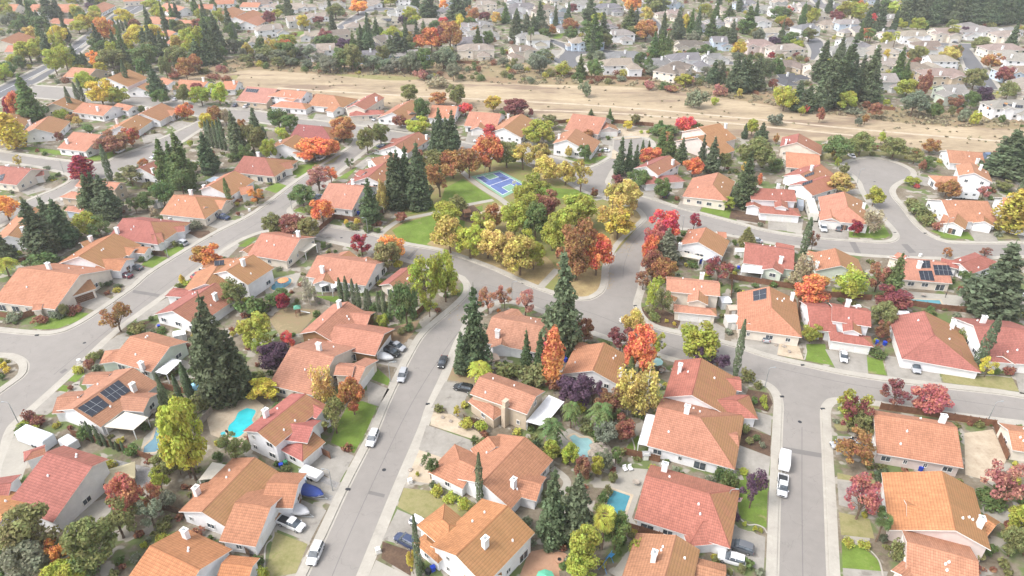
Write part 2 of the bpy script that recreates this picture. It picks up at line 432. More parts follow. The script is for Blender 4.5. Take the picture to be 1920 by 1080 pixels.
sheet('scrub_bank', 'scrub', ["300,148 400,120 470,105 560,112 700,118 860,112 960,115 1090,130 1180,138 1300,148 1500,180 1700,203 1920,212 2150,225 2150,255 1920,243 1700,231 1500,206 1300,175 1180,163 1000,158 900,154 760,144 600,139 470,131 420,140"], .007, True)
sheet('field_grass', 'drylawn', ["595,137 705,141 790,146 755,151 692,148","1470,300 1590,283 1720,290 1740,300 1700,300 1640,290 1590,298"], .013, True)
sheet('park_ground', 'parkgrass', ["705,440 745,405 760,390 775,385 790,300 860,285 960,300 1040,330 1085,354 1120,367 1185,387 1207,402 1204,416 1150,478 1138,505 1134,540 1120,553 1100,560 1070,558 973,524 857,478 753,455"], .006)
sheet('lawn', 'lawn', [
 "752,452 735,432 760,417 815,402 850,396 872,415 862,470 813,465","762,402 825,380 835,352 868,335 903,357 926,374 862,385 800,397","995,330 1040,352 1085,356 1112,368 1105,378 1060,375 1010,362 995,350","865,395 905,385 905,398 880,402",
 "60,615 100,592 150,585 167,588 150,600 108,616 75,618","265,497 280,478 312,483 320,488 290,503","305,472 332,461 353,467 325,484","122,712 140,697 160,700 142,717","100,731 112,720 133,725 125,735","285,757 295,747 310,747 310,765 292,767",
 "687,690 707,690 732,712 727,723 685,707","655,755 680,752 707,762 690,803 664,850 620,830 630,800","1373,880 1440,903 1437,990 1387,970 1380,927","1578,1015 1613,1023 1647,1050 1653,1077 1580,1067",
 "1512,645 1547,645 1550,658 1565,660 1566,686 1511,676","1624,669 1655,675 1662,704 1627,699","1592,430 1625,425 1655,420 1669,441 1660,447 1592,445","1742,432 1762,432 1815,435 1827,449 1772,446","1320,387 1375,392 1367,409 1312,396",
 "1067,302 1140,292 1105,308 1067,305","545,325 560,310 600,305 580,320 565,333","495,355 517,343 542,348 517,362","635,333 665,315 672,313 650,335","550,395 565,387 580,392 570,400","445,462 475,445 482,445 460,463",
 "32,278 140,295 172,302 205,298 225,285 215,283 180,292 60,275","1177,835 1197,815 1200,825 1195,855 1170,850","587,555 640,555 640,567 605,565","0,545 15,540 22,560 0,575",
 "1625,178 1655,178 1660,188 1627,189","1035,65 1060,62 1052,72 1040,72","547,60 587,57 580,67 555,69","1350,150 1378,156 1372,168 1345,160","1130,108 1160,106 1158,114 1132,114"], .010)
sheet('dry_lawn', 'drylawn', ["515,997 577,1020 555,1075 495,1085 512,1010","757,915 807,920 880,955 855,980 815,982 777,967 745,950","1573,960 1630,973 1640,1010 1577,1003","1570,887 1640,900 1643,908 1570,898","1762,692 1825,700 1897,707 1911,734 1769,717","1615,752 1660,761 1760,778 1850,793 1850,800 1650,767 1615,768",
 "1563,797 1600,765 1633,767 1625,813 1570,807","1865,432 1905,435 1914,448 1872,448","342,227 352,217 371,220 360,230","600,300 640,290 625,305 590,312","1580,985 1600,990 1600,1000 1580,995","1850,172 1880,178 1870,185","370,150 450,140 440,152"], .0115)
sheet('driveway', 'drive', [
 "100,735 150,738 88,778 45,776","222,628 243,632 212,662 172,660","135,570 175,547 212,562 177,582","195,523 230,508 262,500 292,503 240,537 200,528","322,450 345,437 386,444 352,466","380,420 405,407 440,415 415,431","260,588 315,557 322,567 283,597 255,603",
 "697,675 720,635 770,655 748,690 700,680","687,712 730,730 710,762 690,755","615,832 664,855 635,907 600,885 575,870","600,890 640,905 620,945 565,930","555,932 612,957 580,1017 512,990 520,965","800,797 897,830 880,850 847,865 785,842","835,715 885,722 865,765 808,765",
 "745,955 780,970 812,985 787,1030 717,1012","1387,763 1447,780 1445,817 1377,785","1387,835 1445,857 1440,900 1370,873","1358,980 1435,1007 1432,1073 1340,1030","1570,817 1630,820 1632,847 1567,853","1570,900 1647,917 1662,955 1640,963 1573,947","1580,1065 1665,1072 1660,1090 1582,1090",
 "1277,592 1335,602 1360,615 1358,642 1272,626","1385,622 1440,632 1462,640 1456,671 1380,650","1547,655 1625,665 1628,704 1566,690","1657,665 1757,685 1767,722 1665,710","1900,690 1930,690 1930,740 1912,738","1518,415 1590,420 1591,449 1515,444","1440,407 1475,409 1475,433 1440,430","1280,367 1320,378 1310,399 1270,388","1200,350 1230,360 1225,372 1195,364","1817,430 1860,430 1872,453 1828,453","1900,430 1925,430 1930,453 1915,453",
 "1722,330 1760,337 1760,352 1712,345","1575,350 1612,355 1618,365 1580,362","665,312 690,293 700,297 680,318","517,340 532,330 562,335 542,350","315,232 345,225 368,231 332,245","265,255 300,250 312,257 270,270","32,355 65,345 88,355 52,366","105,375 130,360 140,372 118,386",
 "592,213 630,217 628,230 585,226","665,213 712,218 705,240 660,235","730,226 768,230 765,248 726,242","878,246 925,252 920,274 872,266","560,208 578,212 575,224 552,220","965,262 1000,268 1000,287 960,282","437,188 475,196 470,208 430,203","298,178 330,184 325,190 295,184","1125,255 1148,258 1150,275 1130,270","400,475 440,450 450,460 428,483 405,490","600,440 625,445 640,458 610,452",
 "1130,98 1160,102 1155,112 1128,106","1080,78 1105,83 1100,88 1078,84","1345,104 1375,106 1375,116 1345,112","1270,48 1292,50 1290,58 1265,56","1035,92 1055,96 1048,110 1032,104","1480,43 1500,47 1495,56 1475,52","1780,78 1800,80 1798,88 1778,86"], .014)
sheet('patio', 'concrete', ["25,817 110,815 60,845 40,900 0,915 3,875","1475,409 1507,410 1502,438 1475,434","262,850 270,820 300,795 320,785 325,820 318,845 290,860","125,975 155,960 175,942 217,927 207,960 180,985 145,1005 122,1002","300,718 347,700 370,655 385,660 382,702 360,710","1042,817 1067,803 1112,825 1115,842 1077,862 1047,847",
 "1155,875 1215,880 1185,970 1195,985 1255,1010 1172,990 1132,960 1140,917","1685,545 1810,555 1808,575 1690,565","1383,507 1457,530 1447,535 1383,520","493,527 567,510 547,547 500,557","692,1080 705,1050 765,1080 765,1100 690,1100","1145,1075 1180,1030 1195,1040 1170,1090","1840,945 1895,960 1890,985 1845,970"], .017)
sheet('gravel_bed', 'gravel', ["217,862 302,882 282,915 260,915 212,882","605,893 636,905 630,915 600,903","570,912 625,930 620,940 568,922"], .019)
sheet('sandy_bed', 'sand', ["385,775 430,755 475,745 495,760 480,805 450,835 395,815","810,773 847,777 907,817 897,827 807,797","783,843 827,857 840,867 807,907 763,900","1445,637 1497,647 1507,675 1442,662","1808,812 1862,805 1887,862 1865,905 1810,890","1150,240 1225,245 1215,258 1150,262","1180,300 1140,297 1150,280","900,398 935,385 950,390 935,402 905,405"], .012)
sheet('bare_earth', 'scrub', ["505,600 530,575 600,582 562,625 525,630","720,617 787,600 775,625 745,658 720,630","845,687 885,690 892,720 837,712","500,560 520,555 530,570 510,575"], .0125)
sheet('mulch_bed', 'mulch', ["717,1015 775,1035 770,1080 715,1047","1390,800 1446,817 1444,856 1383,833","1403,730 1441,737 1449,757 1440,773 1390,757","1200,577 1225,572 1277,597 1271,616 1232,610 1206,592","1372,392 1437,407 1435,421 1367,409","860,385 885,382 905,400 890,420 862,412","350,435 392,432 398,443 372,447","300,600 285,602 255,620 235,617 262,603"], .0135)
sheet('leaf_litter', 'litter', ['800,458 825,440 870,432 960,440 1010,470 1042,503 1018,533 973,523 920,502 857,478','1150,476 1172,447 1203,416 1190,396 1165,412 1140,450','1048,520 1100,505 1132,510 1130,540 1105,556 1060,550'], .0095, True)
sheet('terrace', 'terra', ["992,1035 1030,1027 1045,1050 1050,1085 972,1085"], .0145)
def strip(name, matk, lines, w, z):
    mb = MB()
    for t in lines:
        c = [Vector(q) for q in smooth([tuple(q) for q in W2(pp(t))], 5)]
        for i in range(len(c)-1):
            a, b = c[i], c[i+1]; d1 = (c[min(i+1,len(c)-1)]-c[max(i-1,0)]).normalized(); d2 = (c[min(i+2,len(c)-1)]-c[i]).normalized()
            n1 = Vector((-d1.y, d1.x))*w/2; n2 = Vector((-d2.y, d2.x))*w/2
            zc[0] += 1
            mb.face([(q.x, q.y, z+(zc[0] % 2)*0) for q in (a-n1, b-n2, b+n2, a+n1)])
    return struct(mobj(name, mb.build(name, [M[matk]])))
strip('park_path', 'concrete', ["709,443 730,425 755,412 815,399 862,387 925,375"], 2.2, .020)
strip('park_walk', 'concrete', ["862,318 885,338 910,356 938,373 955,387"], 2.4, .0225)
strip('corner_path', 'concrete', ["1012,540 1028,523 1045,505"], 2.2, .020)
strip('lane_path', 'concrete', ["1100,377 1122,373 1140,368"], 2.0, .0203)
strip('garden_path', 'concrete', ["1035,877 1060,897 1062,912 1050,927","1380,882 1388,900","150,718 140,722 150,735"], 1.5, .0206)
strip('field_track', 'sand', ['520,165 700,176 900,186 1150,200 1400,222 1650,246 1920,268','960,205 1180,214 1420,236 1600,254'], 2.2, .0102)
strip('road_seam', 'patch', ['1504,800 1504,940 1506,1100','618,1090 660,990 720,860 775,750 835,655 880,595','100,702 250,580 400,470 560,368 680,280','900,530 1000,556 1120,590 1260,650 1400,690','1460,690 1600,720 1800,750 1920,768','1230,396 1340,420 1440,444 1600,463 1760,468 1920,468','1168,520 1172,490 1190,450 1225,418'], .14, ZR+.0045)
strip('lawn_edging', 'pave', ["1578,1014 1600,1016 1613,1022 1632,1033 1647,1050 1653,1068 1655,1080","806,912 812,922 830,932 860,946 884,958","506,990 513,998 511,1010 498,1025 496,1070","1387,972 1402,984 1418,984 1432,990 1438,1000","1760,694 1768,690 1785,696 1830,704 1860,704 1895,708","1182,815 1190,840 1184,858","1510,650 1512,660 1508,675"], .28, .055)
strip('lane_line', 'white', ["0,172 60,143 100,121 150,86 205,44 262,10"], .25, ZR+.012)
strip('median', 'concrete', ["55,150 75,138 102,124 130,105","150,90 175,72"], 2.6, ZR+.018)
def patches(name, texts):
    mb = MB()
    for t in texts: mb.face([(q.x, q.y, ZR+.005) for q in W2(pp(t))])
    return struct(mobj(name, mb.build(name, [M['patch']])))
patches('road_patch', ["692,919 722,926 720,932 689,925","1465,836 1546,850 1545,858 1466,845","250,543 300,551 296,556 248,548","1592,452 1604,453 1615,475 1604,474","1690,457 1702,457 1718,473 1705,474","762,483 777,468 785,466 768,486","111,697 122,690 127,693 116,700"])
lm = MB(); rl = random.Random(4)
for cx_, cy_, n_, sx_, sy_ in ((1172,462,90,16,16),(1145,520,40,5,25),(1215,420,40,14,8),(860,590,30,20,20),(735,470,40,60,8)):
    for _ in range(n_):
        q_ = P(cx_+rl.gauss(0,sx_*.6), cy_+rl.gauss(0,sy_*.6)); a_ = rl.random()*3
        if on_road(q_.x, q_.y):
            l_ = rl.uniform(.08,.4); lm.face([(q_.x+l_*math.cos(a_+k*1.571)*(1 if k % 2 else .5), q_.y+l_*math.sin(a_+k*1.571)*(1 if k % 2 else .5), ZR+.0085+rl.random()*.002) for k in range(4)])
struct(mobj('fallen_leaves', lm.build('fallen_leaves', [M['litter']])), 'stuff')
mh = MB()
for x, y in ((69,628),(1466,743),(1543,766),(802,757),(1505,684),(1735,437),(1678,436),(1191,573),(652,917)):
    c = P(x, y); mh.box((c.x, c.y, -.05), (.9,.5,.16))
for x, y in ((158,642),(757,566),(980,530),(1500,790),(720,880),(1375,440),(640,445),(1240,640),(1640,340),(395,455)):
    c = P(x, y); mh.face([(c.x+.42*math.cos(a*.5236), c.y+.42*math.sin(a*.5236), ZR+.006) for a in range(12)])
struct(mobj('manhole_cover', mh.build('manhole_cover', [M['dark']])), 'stuff')
# ================= houses ==================
ROOFC = {'o':(.40,.190,.118),'t':(.40,.195,.132),'r':(.315,.122,.098),'p':(.39,.20,.16),'b':(.345,.165,.092),'y':(.43,.20,.095),'d':(.26,.095,.085),
         'G':(.17,.165,.17),'T':(.275,.24,.20),'B':(.19,.155,.13),'L':(.235,.225,.21),'D':(.10,.10,.115),'K':(.14,.115,.10),'S':(.26,.205,.175)}
ROOFW = {'o':'orange','t':'terracotta','r':'red','p':'pink','b':'brown orange','y':'bright orange','d':'dark red','G':'grey','T':'beige','B':'brown','L':'pale grey','D':'charcoal','K':'dark brown','S':'rosy beige'}
WALLC = {'w':(.78,.77,.78),'c':(.69,.62,.53),'n':(.50,.41,.31),'s':(.58,.63,.54),'g':(.52,.52,.51),'k':(.26,.15,.075),'l':(.50,.57,.66),'p':(.66,.56,.52)}
WALLW = {'w':'white','c':'cream','n':'tan','s':'sage','g':'grey','k':'brown','l':'pale blue','p':'pinkish'}
# shared small parts
def win_mesh(w, h):
    f = MB(); t = .09
    for c, d in (((0,-.03,h/2-t/2),(w,.1,t)),((0,-.03,-h/2+t/2),(w,.1,t)),((-w/2+t/2,-.03,0),(t,.1,h-2*t)),((w/2-t/2,-.03,0),(t,.1,h-2*t)),((0,-.025,0),(.06,.07,h-2*t))): f.box(c, d)
    p = MB(); p.box((0,.012,0),(w-2*t+.02,.03,h-2*t+.02))
    return f.build('window', [M['trim']]), p.build('pane', [M['glass']])
WINS = {k: win_mesh(*k) for k in ((1.2,1.2),(1.8,1.3),(2.4,2.05),(.8,1.1))}
def far_win():
    f = MB(); f.box((0,0,0),(1.6,.08,1.35),0); f.box((0,-.04,0),(1.3,.06,1.05),1)
    return f.build('window', [M['trim'], M['glass']])
FARWIN = far_win()
def garage_mesh(w):
    f = MB(); f.box((0,.02,0),(w+.3,.06,2.3),1)
    for i in range(4): f.box((0,-.03,-.8+i*.53),(w,.05,.49),0)
    return f.build('garage_door', [M['garage'], M['trim']])
GDOOR = {4.9: garage_mesh(4.9), 2.6: garage_mesh(2.6)}
def gd_brown():
    f = MB(); f.box((0,.02,0),(5.2,.06,2.3),1)
    for i in range(4): f.box((0,-.03,-.8+i*.53),(4.9,.05,.49),0)
    return f.build('garage_door', [M['brown'], M['trim']])
GDB = gd_brown()
f = MB(); f.box((0,0,0),(1.0,.08,2.1),0); f.box((.32,-.06,0),(.06,.05,.25),1); DOOR = f.build('door', [M['brown'], M['steel']])
f = MB(); f.box((0,0,.18),(.3,.3,.36),0); f.tube([(0,0,.3),(0,0,.55)], .09, 6, 0); VENT = f.build('roof_vent', [M['white']])
f = MB(); f.box((0,0,0),(1.05,.8,2.4),0); f.box((0,0,1.26),(1.25,1.0,.16),0); f.box((0,0,1.40),(.5,.4,.14),1); CHIM = f.build('chimney', [M['chimney'], M['steel']])
f = MB(); f.box((0,0,-1.7),(1.7,1.0,5.6),0); f.box((0,0,1.7),(1.25,.85,1.2),0,0,.9); f.box((0,0,2.36),(1.4,1.0,.16),0); CHIMBIG = f.build('chimney', [M['wall']])

class Wing: pass
def wing_px(p1, p2, q, ze=2.9, ends='gg', q2=None, s=.40):
    zr = ze+2.5
    for _ in range(16):
        A, B = P(*p1, zr), P(*p2, zr); d = (B-A).xy.normalized(); n = Vector((-d.y, d.x)); Q = P(*q, ze)
        sd = (Q.xy-A.xy).dot(n); d1 = min(12, max(1.6, abs(sd))); zr = .5*zr+.5*(ze+s*d1)
    d2 = d1
    if q2:
        for _ in range(16):
            Q2 = P(*q2, zr-s*d2); d2 = .5*d2+.5*min(12, max(1.6, abs((Q2.xy-A.xy).dot(n))))
    if sd < 0: n = -n                        # n points to the q side
    return wing_w(A.xy, B.xy, n, d1, d2, zr, s, ends)
def wing_w(A, B, n, d1, d2, zr, s, ends):
    w = Wing(); w.A, w.B, w.n, w.d1, w.d2, w.zr, w.s, w.ends = A, B, n, d1, d2, zr, s, ends
    w.d = (B-A).normalized(); w.L = (B-A).length; return w
class House:
    def __init__(h, name): h.name = name; h.wings = []; h.faces = []; h.roof = MB(); h.wall = MB(); h.walls = []; h.moss = []
def add_wing(h, w):
    k = len(h.wings); off = .011*(k % 9); h.wings.append(w); zr = w.zr+off
    def pt(a, c, z): q = w.A+w.d*a+w.n*c; return Vector((q.x, q.y, z))
    z1, z2 = zr-w.s*w.d1, zr-w.s*w.d2
    g1, g2 = w.ends[0] == 'g', w.ends[1] == 'g'
    hr = min(w.d1, w.d2)
    a0 = -.0 if g1 else -hr; a1 = w.L if g2 else w.L+hr
    w.a0, w.a1 = a0, a1
    R1, R2 = pt(0,0,zr), pt(w.L,0,zr)
    q1a, q1b = pt(a0,w.d1,z1), pt(a1,w.d1,z1); q2a, q2b = pt(a0,-w.d2,z2), pt(a1,-w.d2,z2)
    tops = [[q1a,q1b,R2,R1], [q2b,q2a,R1,R2]]
    if not g1: tops.append([q2a,q1a,R1])
    if not g2: tops.append([q1b,q2b,R2])
    for f in tops:
        nn = (f[1]-f[0]).cross(f[2]-f[0])
        if nn.z < 0: f.reverse(); nn = -nn
        nn.normalize(); hor = Vector((nn.x, nn.y, 0)); hor = hor.normalized() if hor.length > 1e-4 else Vector((0,1,0))
        e = Vector((-hor.y, hor.x, 0)); sl = math.sqrt(1+w.s*w.s)
        uv = [(p.dot(e), -p.dot(hor)*sl) for p in f]
        h.faces.append((f, nn)); h.roof.face(f, 0, uv); h.moss.append(max(0.0, min(1.0, (hor.x-.25)*1.8)))  # browner the more the slope faces right
        dn = [p-Vector((0,0,.2)) for p in f]
        h.roof.face(dn[::-1], 2); h.moss.append(0)
    t = Vector((0,0,.2))
    rim = [(q1a,q1b),(q2b,q2a)]
    rim += [(R1,q1a),(q2a,R1)] if g1 else [(q2a,q1a)]
    rim += [(q1b,R2),(R2,q2b)] if g2 else [(q1b,q2b)]
    for a, b in rim: h.roof.face([a-t, b-t, b, a], 1); h.moss.append(0)
    caps = [(R1,R2)]
    if not g1: caps += [(R1,q1a),(R1,q2a)]
    if not g2: caps += [(R2,q1b),(R2,q2b)]
    up = Vector((0,0,.09))
    for a, b in caps:
        d = (b-a).normalized(); sd = d.cross(Vector((0,0,1))).normalized()*.17
        lo = Vector((0,0,.02))
        n0 = len(h.roof.f)
        h.roof.face([a-sd-lo*4, b-sd-lo*4, b+up, a+up], 0, [(0,0),(.4,0),(.4,.2),(0,.2)]); h.roof.face([a+up, b+up, b+sd-lo*4, a+sd-lo*4], 0, [(0,0),(.4,0),(.4,.2),(0,.2)]); h.moss += [0,0]
    # walls
    o = .5
    b1, b2 = w.d1-o, w.d2-o; c0, c1 = a0+o, a1-o
    if c1-c0 < .8 or b1+b2 < .8: return
    zt1, zt2 = zr-w.s*b1-.2, zr-w.s*b2-.2
    if not g1: zt0a = z1+w.s*o-.2
    C = [pt(c0,b1,0),pt(c1,b1,0),pt(c1,-b2,0),pt(c0,-b2,0)]
    T = [pt(c0,b1,zt1),pt(c1,b1,zt1),pt(c1,-b2,zt2),pt(c0,-b2,zt2)]
    G0, G1 = pt(c0,0,zr-.2), pt(c1,0,zr-.2)
    def wf(pts, outn):
        nn = (pts[1]-pts[0]).cross(pts[2]-pts[0])
        if nn.dot(outn) < 0: pts = pts[::-1]
        h.wall.face(pts)
    n3, d3 = Vector((w.n.x,w.n.y,0)), Vector((w.d.x,w.d.y,0))
    wf([C[0],C[1],T[1],T[0]], n3); wf([C[2],C[3],T[3],T[2]], -n3)
    wf([C[3],C[0],T[0],G0,T[3]] if g1 else [C[3],C[0],T[0],T[3]], -d3)
    wf([C[1],C[2],T[2],G1,T[1]] if g2 else [C[1],C[2],T[2],T[1]], d3)
    wf([T[0],T[1],G1,G0] if False else [T[0],T[1],T[2],T[3]], Vector((0,0,1)))
    for a, b, hh, nn, gab in ((C[0],C[1],zt1,n3,0),(C[3],C[2],zt2,-n3,0),(C[3],C[0],min(zt1,zt2),-d3,g1),(C[1],C[2],min(zt1,zt2),d3,g2)):
        h.walls.append((a, b, hh, nn, k, gab, zr))
def inside_wing(w, p, m=.15):
    r = p-w.A; a = r.dot(w.d); c = r.dot(w.n)
    return w.a0+.5-m < a < w.a1-.5+m and -w.d2+.5-m < c < w.d1-.5+m
def hit(h, px, py):
    r = RAY(px, py); o = Vector((0,0,CH)); best = None
    for f, nn in h.faces:
        dn = r.dot(nn)
        if abs(dn) < 1e-6: continue
        t = (f[0]-o).dot(nn)/dn; p = o+r*t
        ok = True
        for a, b in zip(f, f[1:]+f[:1]):
            if (b-a).cross(p-a).dot(nn) < -.01: ok = False; break
        if ok and (best is None or t < best[0]): best = (t, p, nn, f)
    return best
DRV = [(n, pl, sum((Vector(q) for q in pl), Vector((0,0)))/len(pl)) for n, pl in AREAS if n in ('driveway',)]
HOUSES = []
RV = random.Random(3)
def face_rot(nn): return math.atan2(nn.y, nn.x)+math.pi/2       # local -Y looks along nn
def finish(h, rc, wc, look, px, near=True, chims=(), solars=(), covers=(), tile=True, big=(), group=None, brown_garage=False, label=None, two=False):
    c = sum(((w.A+w.B)/2 for w in h.wings[:1]), Vector((0,0)))
    root = empty(h.name, (c.x, c.y, 0)); o3 = Vector((c.x, c.y, 0))
    rcol = ROOFC[rc]; j = RV.uniform(.92, 1.08); rcol = tuple(x*j*RV.uniform(.96,1.04) for x in rcol)
    for mb in (h.roof, h.wall): mb.v = [(x-c.x, y-c.y, z) for x, y, z in mb.v]
    me = h.roof.build('roof', [M['tile' if tile else 'shingle'], M['trim'], M['soffit']])
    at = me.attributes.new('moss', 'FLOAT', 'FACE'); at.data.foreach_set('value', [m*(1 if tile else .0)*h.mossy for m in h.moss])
    roof = mobj('roof', me, root, col=rcol)
    mobj('wall', h.wall.build('wall', [M['wall']]), root, col=WALLC[wc])
    hw = h.walls
    cam = Vector((0,0,CH))
    used = []
    def blocked(p, k, m=.15): return any(i != k and inside_wing(w, p.xy, m) for i, w in enumerate(h.wings))
    # garage on the wall that looks at the nearest driveway
    best = None
    for a, b, hh, nn, k, gab, zr in hw:
        L = (b-a).length
        if L < 3.6 or hh < 2.3: continue
        mid = (a+b)/2+nn*.3
        if blocked(mid, k): continue
        for n_, pl, cc in DRV:
            to = Vector((cc.x, cc.y, 0))-mid; dd = to.length
            if dd < 15 and to.normalized().dot(nn) > .55:
                sc_ = dd+(0 if inpoly(mid.x+nn.x*1.5, mid.y+nn.y*1.5, pl) else 6)
                if best is None or sc_ < best[0]: best = (sc_, a, b, nn, L, (a, b))
    if best:
        _, a, b, nn, L, key = best; d = (b-a).normalized(); r = face_rot(nn)
        spots = [(0, 4.9)] if L < 8.6 else [(-1.6, 4.9), (2.6, 2.6)]
        if L < 5.4: spots = [(0, 2.6)]
        for off, w_ in spots:
            p = (a+b)/2+d*off+nn*.05; p.z = 1.16
            mobj('garage_door', GDB if brown_garage and w_ == 4.9 else GDOOR[w_], root, p-o3, r)
        used.append(key)
    for a, b, hh, nn, k, gab, zr in hw:
        if (a, b) in used: continue
        mid = (a+b)/2
        if (cam-mid).normalized().dot(nn) < .05 and not (near and RV.random() < .25): continue
        L = (b-a).length; d = (b-a).normalized(); r = face_rot(nn)
        n = int((L-1.2)//(3.3 if near else 3.6))
        for fl in range(1 if hh < 4.6 else 2):
            zz = 1.55+2.75*fl
            if zz+.8 > hh and not gab: continue
            for i in range(n):
                off = (i+.5)*L/n-L/2+RV.uniform(-.4,.4)
                if RV.random() < .14: continue
                p = mid+d*off+nn*.05
                if blocked(p, k, .9): continue
                p.z = zz
                if not near: mobj('window', FARWIN, root, p-o3, r); continue
                kind = RV.choice([(1.2,1.2),(1.8,1.3),(1.8,1.3),(.8,1.1)])
                if fl == 0 and RV.random() < .22: kind = (2.4,2.05); p.z = 1.06
                wo = mobj('window', WINS[kind][0], root, p-o3, r); mobj('pane', WINS[kind][1], wo)
    if near and best:
        _, a, b, nn, L, key = best; d = (b-a).normalized()
        for a2, b2, hh, n2, k, gab, zr in hw:
            if (a2, b2) != key and n2.dot(nn) > .9 and (b2-a2).length > 2.5:
                p = (a2+b2)/2+n2*.06; p.z = 1.06
                if not blocked(p, k, .5): mobj('door', DOOR, root, p-o3, face_rot(n2)); break
    for x, y in chims:
        q = hit(h, x, y+.8*SC(y)); p = q[1] if q else P(x, y+3*SC(y), 3.5)
        w = h.wings[0]; mobj('chimney', CHIM, roof, Vector((p.x, p.y, p.z+.75))-o3, math.atan2(w.d.y, w.d.x))
    for x, y, rr in big:
        p = P(x, y, 0.0); mobj('chimney', CHIMBIG, roof, Vector((p.x, p.y, 4.4))-o3, rr, WALLC[wc])
    for quad in solars:
        cx = sum(q[0] for q in quad)/4; cy = sum(q[1] for q in quad)/4
        q = hit(h, cx, cy)
        if not q: continue
        _, p, nn, f = q; o = Vector((0,0,CH)); pts = []
        for x, y in quad:
            r = RAY(x, y); t = (f[0]-o).dot(nn)/r.dot(nn); pts.append(o+r*t-o3)
        if (pts[1]-pts[0]).cross(pts[2]-pts[0]).dot(nn) < 0: pts.reverse()
        mb = MB(); up = [p_+nn*.16 for p_ in pts]; lo = [p_+nn*.02 for p_ in pts]
        mb.face(up, 0)
        for i in range(4): mb.face([lo[i], lo[(i+1)%4], up[(i+1)%4], up[i]], 1)
        e1, e2 = up[1]-up[0], up[3]-up[0]
        for e, f_, n_ in ((e1, e2, max(1, int(e1.length/1.1))), (e2, e1, max(1, int(e2.length/1.8)))):
            for i in range(1, n_):
                a = up[0]+e*(i/n_); u = e.normalized()*.03; z_ = nn*.012
                mb.face([a-u+z_, a+u+z_, a+u+f_+z_, a-u+f_+z_], 1)
        mobj('solar_panel', mb.build('solar_panel', [M['solar'], M['steel']]), roof)
    for quad, colr in covers:
        pts = [P(x, y, 2.75) for x, y in quad]; mb = MB()
        if sum(a.x*b.y-a.y*b.x for a, b in zip(pts, pts[1:]+pts[:1])) < 0: pts.reverse()
        pts = [p-o3 for p in pts]
        mb.prism(pts, 2.6, 2.72, 0)
        e1, e2 = pts[1]-pts[0], pts[3]-pts[0]; n_ = max(3, int(max(e1.length, e2.length)/.9))
        if e2.length > e1.length: e1, e2 = e2, e1
        for i in range(n_+1):
            a = pts[0]+e1*(i/n_); u = e1.normalized()*.05
            mb.face([a-u+Vector((0,0,.03)), a+u+Vector((0,0,.03)), a+u+e2+Vector((0,0,.03)), a-u+e2+Vector((0,0,.03))], 0)
        cv = mobj('patio_cover', mb.build('patio_cover', [M['cloth']]), root, col=colr)
        for p in pts:
            pb = MB(); q = p*.94+sum(pts, Vector((0,0,0)))*.06/4; pb.box((q.x, q.y, 1.3), (.16,.16,2.6)); mobj('post', pb.build('post', [M['white']]), cv)
    if near:
        for _ in range(3):
            f, nn = RV.choice(h.faces[:2]); a, b = RV.uniform(.2,.8), RV.uniform(.3,.8)
            p = (f[0]*(1-a)+f[1]*a)*(1-b)+(f[3 if len(f) > 3 else 2]*(1-a)+f[2]*a)*b
            mobj('roof_vent', VENT, roof, p-o3-Vector((0,0,.08)))
    thing(root, look, 'house', group, px, label)
    HOUSES.append((root, h, px))
    return root
def house(rc, wc, wings, chim=(), solar=(), cover=(), big=(), two=False, moss=1.0, bg=False, s=.40):
    h = House('house'); h.mossy = moss
    for w in wings:
        a = list(w); add_wing(h, wing_px(a[0], a[1], a[2], *(a[3:4] or [2.9]), **dict(ends=a[4] if len(a) > 4 else 'gg', q2=a[5] if len(a) > 5 else None, s=s)))
    x = (wings[0][0][0]+wings[0][1][0])/2; y = (wings[0][0][1]+wings[0][1][1])/2
    look = f"{ROOFW[rc]} roofed {WALLW[wc]} {'two storey ' if two else ''}house"
    near = SC(y) > 3.3
    return finish(h, rc, wc, look, (x, y), near, chim, solar, cover, True, big, None, bg, None, two)
C1=(.62,.57,.48); C2=(.75,.75,.76)
# --- bottom left
house('r','w',[((87,847),(174,874),(62,967),3.4,'gg',(215,864)),((60,846),(84,838),(47,862),3,'hg'),((-25,912),(22,905),(-5,945),3,'gg'),((88,952),(100,955),(84,962),3.2)],[(165,840)],two=True)
house('y','w',[((-60,952),(10,963),(26,1052),2.9,'gg')])
house('y','w',[((281,1023),(375,1068),(222,1100),2.9,'gg',(480,1050)),((415,1056),(474,1062),(440,1090),2.7,'gg')],[(350,1000)])
house('o','w',[((478,857),(378,960),(330,964),3,'gg',(472,1028)),((500,905),(560,907),(514,952),3.2,'gg'),((441,941),(508,951),(470,1024),2.9,'gg'),((398,908),(360,918),(347,935),2.9,'gg')],[(371,920)],cover=[([(372,900),(398,866),(428,872),(400,897)],C1)])
house('r','w',[((573,738),(482,810),(522,833),5.2,'gg'),((560,745),(606,768),(598,788),5.0,'gg'),((566,828),(588,810),(567,866),2.8,'hg'),((533,793),(588,800),(562,829),4.5,'gg')],[(500,775)],two=True)
house('t','w',[((250,689),(137,767),(190,800),2.9,'gg',(95,775)),((107,745),(150,742),(90,776),2.8,'gg'),((160,703),(205,702),(147,721),2.8,'gg'),((222,742),(281,746),(247,771),2.9,'gg')],[(252,726)],
  solar=[[(187,737),(222,713),(245,733),(211,755)],[(145,766),(183,742),(205,760),(172,782)]],cover=[([(195,800),(235,772),(278,782),(250,806)],C1)],moss=.3)
house('o','s',[((244,630),(319,650),(287,699),2.9,'gg',(369,645)),((212,660),(250,655),(180,683),2.8,'hg')],[(268,686)],cover=[([(291,697),(322,673),(340,676),(312,702)],C2)])
house('r','w',[((405,530),(323,583),(367,613),2.9,'gg',(282,594)),((330,543),(368,545),(322,556),2.8,'hg')],[(405,557)],moss=.5)
